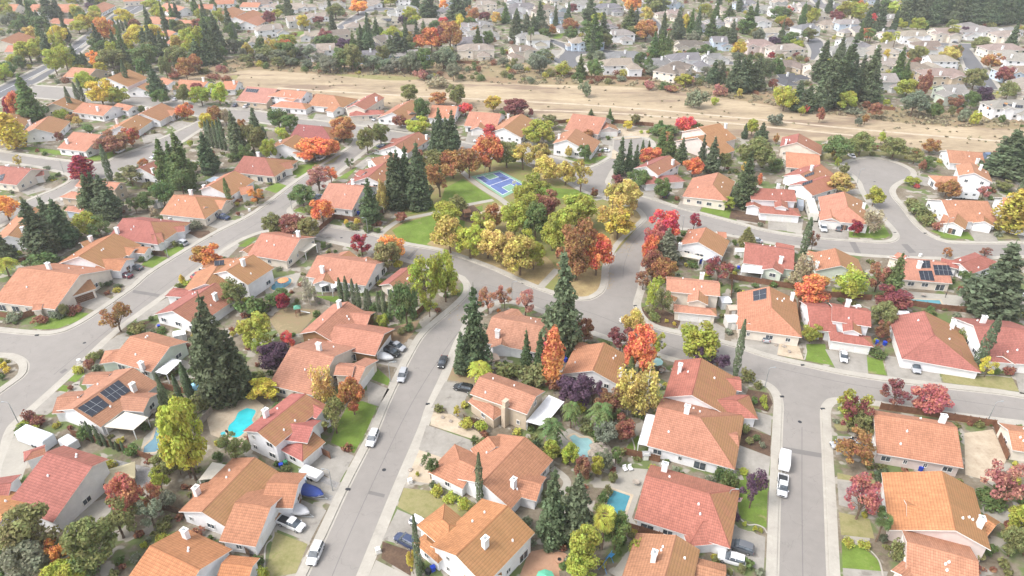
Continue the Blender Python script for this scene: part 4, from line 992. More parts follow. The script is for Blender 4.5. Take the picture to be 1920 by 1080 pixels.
KN = {'R':('conifer_tree','conifer','tree','conifers'),'Q':('conifer_tree','conical conifer','tree','conifers'),'C':('cypress_tree','slim cypress','tree','slim cypresses'),'D':('leafy_tree','leafy tree','tree','leafy trees'),'M':('leafy_tree','open tree','tree','leafy trees'),'O':('upright_tree','upright tree','tree','upright trees'),
 'B':('shrub','shrub','shrub','shrubs'),'W':('birch_tree','birch','tree','birches'),'P':('palm_tree','feathery palm','palm','palms'),'F':('palm_tree','fan palm','palm','palms')}
RT = random.Random(5)
PLANTED = []
def plant(kind, colr, bx, by, ty, w, group=None):
    b = P(bx, by); h = max(.5, height_for(bx, by, ty)); wm = w/(SC((by+ty)/2)*1.03)*(1.12 if kind == "R" else 1.04)
    crown, trunk, w0 = RT.choice(MODEL['M' if kind == 'D' and RT.random() < .3 and by > 300 else kind]); s = wm/w0
    c = LC[colr]; gy = sum(c)/3; dz = .12 if colr in ('r','ro','cr','dr','fl','pu') else .1; c = tuple(q*(1-dz)+gy*dz*1.15 for q in c); j = RT.uniform(.86, 1.14); c = tuple(min(1, x*j*RT.uniform(.94,1.06)) for x in c); c += (RT.uniform(.05,.6) if colr in 'o ro br bo go yo y yg fl sa'.split() and kind in 'DMOW' and RT.random() < .8 else 0.0,)
    name, kw, cat, grp = KN[kind]
    if kind in 'DM':
        name = 'plum_tree' if colr == 'pu' else 'maple_tree' if colr in 'o ro r mr cr dr br bo sa pk fl'.split() else 'ash_tree' if colr in 'y go yo yg tn'.split() else 'oak_tree'
        grp = {'plum_tree':'purple leaved trees','maple_tree':'trees in red and orange leaf','ash_tree':'trees in yellow leaf','oak_tree':'green leafy trees'}[name]
    if h > 22 and kind in 'RQ': h = min(h, 34)
    px = (bx, (by*.6+ty*.4))
    size = 'tall ' if (kind in 'RD' and h > 15) else ''
    if (by-ty) < 14 and trunk is not None and by < 250 or trunk is None:
        if trunk is None: o = mobj(name, crown, None, (b.x, b.y, 0), RT.uniform(0, 6.28), c)
        else:
            key = (crown.name, trunk.name)
            if key not in JOIN:
                bm = bmesh.new(); bm.from_mesh(crown); bm.from_mesh(trunk)
                nc = len(crown.polygons); bm.faces.ensure_lookup_table()
                for f in bm.faces[nc:]: f.material_index = len(crown.materials)
                me = bpy.data.meshes.new('tree'); bm.to_mesh(me); bm.free()
                for m_ in list(crown.materials)+list(trunk.materials): me.materials.append(m_)
                JOIN[key] = me
            o = mobj(name, JOIN[key], None, (b.x, b.y, 0), RT.uniform(0, 6.28), c)
        o.scale = (s, s, h)
    else:
        o = empty(name, (b.x, b.y, 0), RT.uniform(0, 6.28)); o.scale = (s, s, h)
        mobj('crown', crown, o, col=c); mobj('trunk', trunk, o)
    if kind in 'RQC': o.rotation_euler.x = RT.gauss(0, .018); o.rotation_euler.y = RT.gauss(0, .018)
    thing(o, f"{size}{LW[colr]} {kw}", cat, group or grp, px)
    PLANTED.append((b.x, b.y, wm/2))
    return o
JOIN = {}
TREES = """
D r 1243 462 394 56|D mr 1225 480 418 40|D ro 1216 500 442 30|R gg 1246 496 424 46|D br 1222 524 468 42|D bo 1243 532 486 42|D br 1205 543 508 32|D yg 1229 563 520 30|W yg 1222 578 528 26|D ol 1240 594 545 40|B ol 1226 600 585 24|B y 1250 604 598 8|B y 1264 609 603 8|B y 1280 614 608 8|B ol 1215 588 575 22
D yg 720 620 590 24|B g2 640 600 588 20|B ol 1330 505 492 22|B g2 1298 500 488 24|B ol 1480 535 524 24|B g2 1500 530 518 18
D ol 78 1042 960 95|D gg 62 1088 1030 85|M o 118 1062 1018 55|D ol 185 1062 985 82|D ol 232 1008 945 76|D gg 290 985 940 52|B gg 318 955 922 32|D sa 250 972 895 58|D sa 290 952 914 44|D yg 305 920 880 40|D yg 368 900 758 70|D y 358 896 800 58|D yg 352 812 752 42|D yg 340 890 838 34|D ol 318 890 850 45|M ol 445 865 818 58|B g2 250 852 832 28|B g2 410 862 845 22|D yg 130 1102 1062 72|B g2 170 1078 1052 40|B yg 497 1088 1062 25|B g2 487 1058 1040 20
C g1 175 830 790 6|C g1 190 836 797 6|C g1 200 838 812 5|C g1 213 842 822 5|C g1 222 846 827 5|C g1 233 847 827 5|B g2 165 826 795 32|C g1 326 797 700 11|C g1 316 803 735 9|C g1 342 758 700 9|C g1 357 748 680 12|C g1 363 752 687 11|D yg 352 800 750 40|B ol 378 770 738 32
R g1 428 752 547 78|R g1 404 745 590 58|R g1 455 738 610 48|D yg 487 655 590 55|D yg 496 672 640 40|D y 497 748 717 58|D pu 517 692 650 58|D r 542 656 625 32|D go 385 640 608 18|M bo 227 622 572 55
B br 57 789 768 25|B br 77 796 780 30|B yg 45 798 790 22|B yg 65 806 797 20|B ol 175 680 662 25|B ol 190 669 656 18|B yg 148 698 686 22|B br 172 692 674 25|B ol 262 625 607 40|B g2 300 623 613 25|B gg 27 601 585 30|B br 75 606 592 30|B gg 107 596 580 25|B br 140 586 573 30|D ol 125 593 570 16|B y 8 690 677 16|B y 15 698 688 13|B g2 5 713 702 13|B yg 2 682 672 12
D ol 440 577 525 46|D ol 452 582 535 38|B g2 475 590 557 58|B g1 375 691 671 25|B g1 378 723 707 28|B go 368 636 620 15|B g2 360 700 690 16
B g2 488 591 560 34|D cr 533 583 552 24|D g2 525 572 545 40|W wt 582 572 518 30|C g1 641 566 520 8|C g1 652 571 518 8|C g1 665 573 523 8|C g1 674 581 531 8|C g1 688 586 541 8|C g1 695 588 543 8|C g1 712 593 546 8|C g1 722 597 545 8|C g1 735 601 543 9|D g2 764 617 530 46|D yg 800 582 478 56|D yg 836 566 465 46|D yg 806 594 545 30|B g2 768 621 604 20|B ol 753 626 612 18|M ol 708 616 592 18|B g2 705 590 565 22|B g2 730 600 575 24
W yo 612 762 685 46|D ro 665 777 712 48|D ol 632 812 752 52|B ol 560 746 720 22
R g3 890 692 530 52|Q g1 864 702 618 33|M sa 915 588 540 36|M sa 946 578 535 30|P yg 900 716 676 46|B ol 945 706 676 46|B o 935 585 578 8|R g1 1055 660 465 62|M pk 985 592 546 40|Q g3 987 692 614 24|Q g3 1012 692 617 27|O fl 1035 722 612 38|D br 1095 642 600 32|B ol 1000 716 682 60|B ol 965 702 684 36|B br 1036 732 710 30|B yg 1020 700 680 24
D dr 1162 657 613 46|D yo 1183 632 582 40|D ro 1197 706 613 56|M yg 1230 668 622 30|D yg 1303 673 614 76|D pu 1315 694 655 42|D pu 1342 696 660 46|C g1 1378 707 599 11|B ol 1400 716 690 28|C g2 1181 717 667 11|W go 1175 778 692 56|W yo 1207 782 688 56|W yo 1190 770 700 44|D pu 1078 757 708 62|D pu 1110 763 714 42|D br 1142 778 730 50|D pu 1168 772 735 26|P g2 1070 802 750 36|P g2 1123 812 750 48|P g2 1033 842 782 48|D br 1165 828 780 38|D gg 1135 832 795 45|D g2 1150 802 765 28|B ol 1100 807 790 35|B yg 1088 772 750 26
B g2 1412 758 743 14|B yg 1430 757 740 15|B yg 1433 768 755 12|B g2 1405 765 754 12|B yg 1340 787 760 38|B g2 1380 806 788 22|B ol 1398 813 796 20|B g2 1418 826 815 16|B ol 1405 832 820 18|B gg 1428 838 828 14
B g1 1005 842 822 20|D yg 1033 864 828 30|D yg 1068 872 835 32|D br 1090 902 858 32|D yg 1118 892 858 24|D gg 1132 882 848 30|D g2 1153 872 842 28|R g1 1032 1014 876 54|R g1 1080 1007 883 60|R g1 1028 1032 990 18|C g1 900 947 849 11|C g1 787 1084 967 11|D g2 808 897 853 34|B yg 820 926 912 26|B yg 845 938 923 28|B yg 870 951 935 28|B ol 888 957 940 18|B yg 875 801 783 26|B yg 900 809 790 28|M y 857 782 762 16|B g1 812 914 900 14|B yg 783 892 884 8
D yg 1095 1072 993 62|D yg 1090 1092 1050 55|F yg 1128 1030 953 46|D g2 1152 1030 965 46|B yg 1193 1042 1005 28|B ol 1140 927 910 18|B g2 1130 942 920 20|B ol 1150 905 885 22|B ol 1125 960 942 22|B tn 1118 975 958 24|M pu 1405 952 884 48|B pu 1377 976 960 18|B g2 1365 917 882 36|B g2 1350 897 875 30|B ol 1340 1062 1043 18|B yg 1395 986 977 9|B yg 1415 996 985 10|B yg 1425 998 988 9|B g2 1378 930 915 18|B g2 790 1070 1052 20|M y 775 1075 1035 26|B g1 990 985 970 24
M bo 1590 868 812 78|M yg 1590 802 733 58|M dr 1590 810 748 56|D ol 1605 818 775 45|B g1 1627 801 775 20|D dr 1673 762 718 54|D mr 1733 773 726 62|M mr 1605 973 903 72|F g2 1642 1015 965 34|B g1 1655 1016 1000 16|B ol 1680 1047 1015 35|B ol 1700 1052 1035 25|B g1 1650 901 880 26|M pk 1865 943 868 76|B g2 1860 952 930 46|D ol 1920 937 880 42|D yg 1910 1003 953 56|D ol 1890 1043 995 46|W yo 1885 1012 985 20|D dr 1918 1042 1010 30|B ol 1825 1047 1030 30|B g2 1840 935 915 26|B yg 1590 1020 1012 26|B yg 1620 1025 1016 26|B g2 1650 968 950 20
D ro 1518 577 519 58|D ol 1652 612 570 42|D yg 1518 642 609 34|D br 1648 637 603 26|D y 1845 707 671 30|C g1 1829 692 590 16|B g2 1645 669 654 30|B ol 1800 642 615 26|B g2 1870 703 690 16|B br 1890 701 687 24|B g1 1815 690 672 14|R g1 1852 592 452 92|D dr 1665 582 540 56|D br 1640 547 496 46|R g2 1667 557 470 33|W yg 1590 557 500 62|W tn 1497 547 473 42|C g1 1505 477 407 12|D br 1520 472 433 20|D dr 1345 527 485 52|R ol 1398 462 424 32|M cr 1300 432 400 28|D yg 1362 394 370 30|O y 1890 437 356 56|D yg 1635 387 352 32|W tn 1630 437 392 40|D cr 1600 442 414 24|B ol 1720 402 380 42|B ol 1735 420 400 34|B ol 1707 388 372 30|D bo 1773 484 466 22|D br 1845 482 466 26|B g2 1805 527 503 26|B br 1757 432 410 22|B ol 1770 412 395 20
D g2 1567 302 256 46|D ol 1610 292 250 44|D ol 1672 297 260 46|D bo 1742 287 262 32|M ol 1712 307 280 36|D g2 1737 320 294 28|D ol 1408 320 260 62|B g2 1453 320 295 32|R g3 1393 388 281 40|R g1 1313 320 250 18|R g1 1332 324 253 30|D ol 1357 322 288 26|D ro 1297 332 296 36|D yg 1408 256 224 24|R g1 1427 264 228 24|R g1 1395 260 230 13|O fl 1423 347 324 9|D go 1567 364 327 46|R g1 1880 328 238 74|R g1 1912 332 253 42|D yg 1708 347 332 26|B r 1718 352 344 12|D bo 1770 372 338 42|C g1 1895 402 334 10|C g1 1908 397 330 10|D dr 1922 332 304 30|M pk 1840 374 348 26|D ol 1880 357 338 30
D r 1287 252 217 36|B g2 1300 252 226 42|B g2 1240 252 234 52|B g2 1262 250 233 40|Q g3 1160 330 252 26|Q g3 1177 327 258 20|Q g3 1190 322 268 18|Q g3 1203 302 259 15|R g2 1237 292 238 24|R g2 1253 297 246 24|Q g3 1216 292 262 12|R g1 1275 307 256 22|D ro 1220 314 279 44|D g2 1195 352 318 40|D g2 1238 372 336 34|D br 1113 372 352 13|D ol 1137 374 354 16|B dr 1158 342 325 22
D go 1060 348 304 38|D go 1088 360 301 44|D go 1022 343 296 46|D go 980 318 267 46|D yo 1013 313 271 36|D yg 1005 378 327 56|D yg 985 388 344 42|D yg 980 423 354 46|D br 1025 408 357 46|D yg 1080 428 368 64|D yg 965 444 380 50|D g2 1003 453 384 50|D go 1145 438 370 74|D yo 1165 402 338 56|D yo 1182 388 348 42|D y 1157 448 396 50|D yg 1045 484 399 52|D bo 1080 524 410 72|D ro 1117 516 443 54|D bo 1072 528 458 52|D go 975 516 445 62|D go 845 474 410 57|D yg 882 484 423 52|D yo 915 484 418 57|D yo 950 499 438 52|D yg 905 444 400 50|D bo 925 434 384 33|D yg 840 424 379 46|D ol 858 404 369 36|D br 752 417 398 20|D yg 1000 505 455 40|D yg 985 480 432 40|D yg 1035 470 415 42
R g1 742 392 279 39|R g1 752 387 274 32|R g1 785 391 262 46|R g1 768 387 268 32|D bo 825 369 309 57|D ol 812 334 284 50|D bo 850 334 282 47|D bo 880 334 279 42|D ro 918 322 254 55|D r 918 262 234 23|D ol 950 314 264 47|R g1 825 287 198 27|R g1 848 285 203 30|R g1 815 287 223 20|R g1 838 287 215 24
R g3 695 419 332 37|W yo 720 399 334 26|D ro 607 419 376 44|D g2 570 386 349 44|M pk 600 359 314 52|M ro 622 344 314 32|D ol 515 444 404 42|D br 555 444 401 47|D ol 580 450 411 42|D cr 680 479 439 42|D o 735 489 442 50|D ol 727 504 453 46|B y 747 502 488 22|B g2 607 467 450 11|B ol 665 430 418 20|B y 650 422 410 11|B y 670 422 408 13|B g2 690 434 420 20|B g2 655 427 416 18|B ol 578 402 383 23|B g2 708 436 424 14
D o 483 382 354 33|D g2 657 316 296 17|D ol 690 288 240 34|D ol 715 275 232 34|D bo 645 268 221 44|D yg 785 253 219 44|D ol 768 192 159 31|D g2 792 228 182 29|D bo 823 199 174 33|D ol 857 200 157 36|D y 925 210 181 31|D dr 965 218 187 47|D dr 995 220 203 10|D r 873 217 194 25|D br 752 240 214 26|D yg 1010 271 227 57|D ol 1030 242 217 29|D g2 1095 303 271 26|R g2 1143 232 202 14|R g2 1108 217 203 10|D y 1177 245 227 18|B yg 1215 250 242 9|B yg 1202 250 243 8|B g2 1140 262 253 10
R g1 450 294 203 33|R g1 487 274 198 28|R g2 318 349 256 37|R g2 352 354 243 45|R g2 335 352 260 33|R g3 395 324 243 37|C g1 400 277 224 7|C g1 408 278 227 7|C g1 416 280 224 7|C g1 424 282 219 7|C g1 393 272 227 7|D y 390 248 214 29|D bo 408 235 199 29|D ol 478 288 234 42|D g2 525 243 204 36|D g2 545 248 214 29|D yg 507 300 262 29|D ro 590 302 261 66|D ro 618 294 262 42|B yg 527 258 238 26|B g2 545 310 291 22|B g2 535 307 296 18|D g2 465 310 270 26
O cr 160 338 291 40|C g1 208 339 271 10|R g1 178 404 323 43|R g1 209 407 323 48|R g1 192 400 318 34|D ol 250 349 314 56|B ol 280 352 341 28|D g2 257 400 371 31|D g2 278 395 361 33|D g2 310 386 341 39|D g2 345 366 321 33|R g1 88 479 368 58|R g1 125 459 369 48|R g1 106 450 364 33|D yg 170 443 399 43|D g2 190 448 407 46|B g2 78 503 474 56|P yg 18 519 480 42|R g1 18 490 437 33|D o 18 413 367 46|D o 393 503 459 54|O y 343 532 515 11|B yg 362 540 523 30|C g2 433 388 334 9|B br 62 470 451 20|B gg 365 430 411 30|W tn 292 410 387 19|B g2 283 481 468 10|B g2 276 486 474 10|B g2 266 491 479 11|B g2 165 531 516 15|B g2 185 538 524 18|B g1 205 535 527 16|B g1 222 539 531 16|B gg 88 318 310 14|B g2 110 330 322 12|B yg 350 535 525 14|B ol 335 540 530 14
O y 30 280 210 46|D cr 30 223 179 26|D ro 42 225 172 26|R g2 65 228 134 42|C g1 136 210 162 7|C g1 150 197 154 7|C g1 158 192 146 7|D y 195 198 151 52|D yg 222 198 162 42|D yg 165 173 134 32|C g1 242 170 112 8|R g1 298 184 119 30|D g2 305 197 169 29|D ol 345 195 154 23|D yg 380 198 162 34|D yg 414 198 154 36|D dr 372 183 157 29|D ro 352 225 192 29|D r 346 224 205 15|D br 215 289 246 56|D ro 250 275 239 36|B ol 105 248 226 28|B bo 140 228 212 28|B g2 165 248 233 25|B yg 118 222 201 28|D tn 425 235 205 20|B ro 228 240 230 12|B ol 455 180 166 22
D yg 60 118 75 46|D y 62 102 80 26|D yg 80 103 70 36|D yg 35 123 98 29|D g2 15 143 114 36|D yg 10 153 120 31|D ol 25 48 21 42|D g2 50 53 34 36|D g2 75 58 31 31|D y 115 83 49 31|D yg 115 108 61 26|D y 165 58 27 37|D yg 150 63 39 31|R g1 93 34 -16 27|R g1 122 60 34 11|C g1 136 44 22 6|D yg 108 141 91 32|D yg 128 133 81 30|R g1 145 125 79 20|R g1 158 120 96 14|R g1 188 98 41 22|D o 200 88 34 32|D o 207 80 30 26|D y 235 48 17 32|C g1 219 66 33 5|C g1 226 62 36 5|C g1 232 58 37 5|C g1 239 55 36 5|C g1 246 52 35 5|D y 265 88 47 42|D y 290 83 47 37|R g1 275 93 49 24|R g1 293 103 54 30|R g1 310 111 54 20|D g2 280 118 84 37|D ol 215 133 91 47|D o 187 128 94 30|D y 192 143 117 24|R g1 240 128 81 24|D g2 275 133 89 37|D ol 335 121 84 37|D yg 370 113 51 44|R g1 397 112 20 23|R g1 412 102 19 27|R g1 405 120 66 30|R g1 375 123 69 30|R g1 390 122 72 26|D bo 352 151 109 27|D ol 315 148 104 22|D g2 270 145 110 24|D ol 245 148 118 22|D yg 255 75 50 26|D br 255 60 35 22|C g1 315 78 40 5|D br 372 52 35 22|D ol 340 62 45 22|D ol 352 58 44 20|D ro 300 35 20 15|D br 365 140 118 26|D yg 150 40 12 22|D yg 285 20 -2 30
D yg 300 35 12 28|B br 330 148 132 30|B br 400 148 138 30|B br 425 152 140 20|B pk 415 135 120 20|D g2 440 60 42 24|R g1 442 72 38 9|D g2 428 66 48 14|D pu 170 20 5 18
D gg 620 137 104 32|D g2 647 132 91 42|D ol 662 134 84 37|D gg 700 132 104 37|D gg 745 137 109 32|D gg 770 140 97 37|D g2 797 137 91 37|D gg 832 132 89 42|D gg 850 152 119 24|B tn 820 164 141 42|D gg 560 110 84 42|D g2 540 114 79 42|D gg 525 122 94 32|D ol 500 112 84 32|D gg 585 114 84 27|D pu 650 100 71 37|D yg 540 87 64 32|D dr 610 80 54 26|D dr 598 47 31 22|D ol 630 37 7 32|D o 672 27 -2 30|D pu 757 47 29 20|R g1 678 95 41 15|R g1 692 96 35 21|R g1 747 108 57 40|R g1 735 105 64 26|R g1 760 108 66 26|D yg 735 82 51 37|R g1 805 34 -20 34|R g1 858 40 -20 38|R g2 795 72 34 13|D ro 810 99 52 40|D bo 845 98 39 40|D yg 778 48 28 22|D r 832 42 32 20|D y 865 60 28 18|D o 890 64 48 16|D o 831 20 0 16|D g2 815 58 38 18|D g2 880 60 32 28|D bo 885 45 10 22|D dr 908 40 22 22|D g2 915 88 58 22|D gg 640 130 108 30|D gg 725 134 112 28|D gg 600 122 98 26|D gg 575 128 112 24|B pk 790 150 128 30|B gg 805 150 138 26
D gg 1012 137 94 40|W yg 1055 143 114 34|R g2 1088 145 99 18|D g2 1115 148 109 30|B gg 995 157 140 18|R g2 1112 96 22 34|R g1 1130 88 20 28|R g2 1115 108 80 16|R g1 970 71 18 27|R g1 987 73 19 22|R g1 965 80 25 22|R g1 1000 70 22 16|R g1 1012 58 -2 24|R g1 1105 38 -12 27|R g2 1180 58 6 26|D bo 1210 78 37 42|D ol 1190 73 49 32|R g2 1225 108 57 20|R g2 1238 108 54 20|R g2 1250 103 61 18|R g1 1270 73 10 22|D y 1285 64 27 22|D o 1185 28 -10 37|D ol 1230 24 -6 47|D yg 1320 32 7 27|R g2 1332 71 24 24|R g2 1365 48 8 32|R g2 1400 63 8 32|D g2 1355 74 49 27|D y 1385 107 77 27|R g1 1335 157 109 22|R g1 1352 157 116 20|R g1 1375 172 98 31|R g1 1396 172 96 29|R g1 1413 170 99 29|R g1 1386 174 104 33|D g1 1432 157 109 30|B gg 1305 202 165 42|B pk 1350 180 155 26|B gg 1095 182 145 24|D yg 1280 162 139 30|B yg 1340 197 182 20|C g2 1215 137 106 14|D bo 1070 62 34 27|F g2 995 92 49 15|D g2 1020 77 54 27|D g2 1200 125 98 24|D ol 1135 92 64 24|D pk 1290 160 140 20|B pk 1215 168 150 26|B br 1255 172 160 30|B g2 1245 168 150 22|B yg 1262 170 158 18|B gg 1165 152 140 20
R g1 1535 153 71 34|R g1 1575 193 44 39|R g1 1545 203 94 38|R g1 1560 198 97 29|R g1 1590 188 99 25|R g1 1542 208 139 27|R g1 1565 200 80 34|R g1 1620 188 79 39|R g1 1605 183 99 29|R g1 1630 193 117 33|R g1 1492 208 147 29|R g1 1512 210 157 29|R g1 1502 210 165 26|R g2 1538 208 167 18|D yg 1468 208 159 44|D yg 1583 208 171 38|D gg 1707 218 171 43|D yg 1697 183 149 40|D br 1725 188 131 24|D ol 1822 168 129 37|D pu 1838 203 164 30|D g2 1817 208 171 24|D br 1790 203 179 30|D o 1865 218 191 32|D ol 1885 188 151 30|D dr 1880 158 124 32|D bo 1857 131 99 32|D ol 1835 98 69 30|D bo 1787 110 84 21|R g2 1680 148 84 22|R g2 1695 151 109 16|F yg 1672 98 58 16|F g2 1622 92 52 20|D g2 1750 223 194 26|B gg 1805 228 195 20|B yg 1825 234 200 20|R g1 1645 64 1 26|R g1 1622 62 10 22|D r 1633 52 24 14|D yg 1595 43 3 52|D yg 1675 34 3 37|D y 1660 112 92 12|D yg 1658 92 60 20|D ro 1707 112 100 10
D br 1535 230 202 15|D yg 1501 217 199 13|D r 1511 214 197 10|D br 1637 222 194 26|D gg 1608 237 221 13|D bo 1620 234 215 12|B gg 1453 234 207 30|B gg 1600 212 200 40|D bo 1472 55 34 22|F g2 1503 82 58 16|D ol 1515 78 52 28|D pu 1450 85 68 22|D yg 1520 50 14 24|D g2 1462 42 12 34|D dr 1487 108 95 20|D cr 1445 112 98 14|F yg 1782 78 46 24|D ol 1835 96 72 26|D pu 1805 72 50 18|D g2 1730 58 38 18|F yg 1700 42 26 14|D yg 1680 50 34 18|D yg 1690 55 38 14|D br 1715 130 108 18|D g2 1452 150 110 26|D br 1448 168 148 18|D r 1705 105 97 10|F g2 1628 88 55 18
"""
for q in TREES.replace('\n', '|').split('|'):
    q = q.split()
    if len(q) == 6: plant(q[0], q[1], *[float(a) for a in q[2:]])
for i in range(18):                                       # the dense stand of conifers, upper right
    for r in range(2):
        plant('R', 'g1', 1690+i*14+r*7+RT.uniform(-3,3), 46-r*14+RT.uniform(-3,3), -22-r*12+RT.uniform(-8,8), RT.uniform(20,28), 'conifers in the dense stand')
# shrubs and small trees in the yards, kept off houses, roads, paving and lawns
FOOT = [(w, h) for _, h, _ in HOUSES for w in h.wings]
SOFT = [pl for n, pl in AREAS if n in ('driveway','patio','lawn','dry_lawn','park_ground','gravel_bed','terrace','sandy_bed','bare_earth','mulch_bed','dry_field','scrub_bank')]
FIELD = [pl for n, pl in AREAS if n in ('dry_field','scrub_bank')]
BANK = [pl for n, pl in AREAS if n == 'scrub_bank'][0]
def free(x, y, r, bank_ok=True):
    p = Vector((x, y))
    for w, _ in FOOT:
        if abs(w.A.x-x) < 40 and abs(w.A.y-y) < 40 and inside_wing(w, p, r+.3): return False
    if on_road(x, y) or kerb_dist(x, y) < 2.2+r*.6: return False
    for pl in SOFT:
        if inpoly(x, y, pl) and not (bank_ok and pl is BANK): return False
    return True
RF = random.Random(21)
UNDER = []
def scatter(n, x0, x1, y0, y1, kinds, minsp, under=False):
    got = 0; tries = 0
    while got < n and tries < n*40:
        tries += 1
        bx, by = RF.uniform(x0, x1), RF.uniform(y0, y1); b = P(bx, by)
        k, cs, h0, h1, w0, w1 = RF.choice(kinds); h = RF.uniform(h0, h1); w = RF.uniform(w0, w1)
        if not free(b.x, b.y, w*.35): continue
        if any((b.x-a)**2+(b.y-c)**2 < (minsp+w*.3)**2 for a, c, r in PLANTED): continue
        lo = proj((b.x, b.y, h))[1]
        if under: UNDER.append((b.x, b.y, h, w, k)); PLANTED.append((b.x, b.y, w*.3))
        else: plant(k, RF.choice(cs.split()), bx, by, lo, w*SC((by+lo)/2))
        got += 1
SH = [('B','g2 ol yg gg g2 ol br',.8,2.0,1.2,2.8)]
TR = [('D','g2 ol yg go bo y ro g2 dr gg',7,12,7,11.5),('D','g2 ol yg g2 yg',7,12,7,11.5),('R','g1 g2 g1',13,24,5,8)]
scatter(60, 0, 1920, 180, 330, [('D','g2 ol yg bo go br',3,5.5,2.5,4.5)], 2.5)
scatter(230, -20, 1940, -12, 120, TR, 2.2)
scatter(24, 0, 470, -10, 150, [('D','yg ol y g2 bo go yg',6,11,6,10)], 2.5)
scatter(34, 430, 1500, 106, 142, [('D','gg ol g2 gg',4,8,5,9)], 2)
NB = sum(1 for o, l, p in ITEMS if o.name.startswith('shrub'))
scatter(max(0, 296-NB), 0, 1920, 420, 1080, SH, 1.5)
U = lambda a, b, c, d: [(i, '', a, b, c, d) for i in (0, 0, 1, 1, 2, 3, 4)]
scatter(750, -10, 1930, 160, 1080, U(.6,1.8,1.0,2.8), .6, True)
scatter(1100, -30, 1950, -14, 160, U(1.5,4.0,3,7), .6, True)
V_, MI_ = [], []
for k in range(5):
    us = [u for u in UNDER if u[4] == k]
    cs, rr = [], []
    for x, y, h, w, _ in us:
        for q in range(4):
            a = RF.uniform(0, 6.28); d = w*.27*RF.random(); cs.append(np.array([x+d*math.cos(a), y+d*math.sin(a), h*RF.uniform(.3,.62)])); rr.append(min(w*.34, h*.55))
    v, n = blobs(cs, rr, 34, .42, .6, .9); v[:,2] = np.maximum(v[:,2], .02); V_.append(v); MI_ += [k]*n
me = mesh_from(np.concatenate(V_), len(MI_), [M[k] for k in ('under_green','under_olive','under_grey','under_red','under_yellow')]); me.polygons.foreach_set('material_index', MI_)
struct(mobj('undergrowth', me), 'stuff')
# dry brush on the scrubby bank: nobody could count it
bm_ = MB(); bv = []; RB = random.Random(8)
bank = [pl for n, pl in AREAS if n == 'scrub_bank'][0]
cs, rr = [], []
while len(cs) < 800:
    p = P(RB.uniform(380, 1920), RB.uniform(108, 238))
    if inpoly(p.x, p.y, bank): cs.append(np.array([p.x, p.y, .25])); rr.append(RB.uniform(.4, 2.0)*RB.random()+.35)
FLD = [pl for n, pl in AREAS if n == 'dry_field'][0]
while len(cs) < 930:
    p = P(RB.uniform(380, 1920), RB.uniform(135, 300))
    if inpoly(p.x, p.y, FLD) and RB.random() < .25+.75*(math.sin(p.x*.05)*math.sin(p.y*.07+p.x*.01) > .2): cs.append(np.array([p.x, p.y, .1])); rr.append(RB.uniform(.2, .55))
v_, n_ = blobs(cs, rr, 16, .8, .7, .6); v_[:,2] = np.maximum(v_[:,2], .0)
o = mobj('dry_brush', mesh_from(v_, n_, [M['leaf']]), col=(.33,.285,.19)); struct(o, 'stuff')
# ================= vehicles ==================
def loft(st, mb, matf):
    """st: list of (x, zlo, zhi, halfwidth_lo, halfwidth_hi); ring of 8 per station"""
    rings = []
    for x, zl, zh, wl, wh in st:
        n = len(mb.v); m_ = (zl+zh)/2; wm = max(wl, wh)*1.02
        mb.v += [(x,-wl,zl),(x,-wm,m_),(x,-wh,zh-.04),(x,-wh*.86,zh),(x,wh*.86,zh),(x,wh,zh-.04),(x,wm,m_),(x,wl,zl)]; rings.append(n)
    for i in range(len(rings)-1):
        for k in range(8):
            k2 = (k+1) % 8; mb.f.append([rings[i]+k, rings[i]+k2, rings[i+1]+k2, rings[i+1]+k][::-1]); mb.m.append(matf(i, k))
    mb.f.append([rings[0]+k for k in range(8)]); mb.m.append(matf(0, -1)); mb.f.append([rings[-1]+k for k in range(8)][::-1]); mb.m.append(matf(len(st)-2, -2))
def wheel_meshes(r):
    t = MB(); t.tube([(0,-.11,0),(0,.11,0)], r, 14); rm_ = MB(); rm_.tube([(0,-.125,0),(0,.125,0)], r*.62, 10)
    return t.build('tyre', [M['tyre']]), rm_.build('rim', [M['rim']])
WH = wheel_meshes(.35)
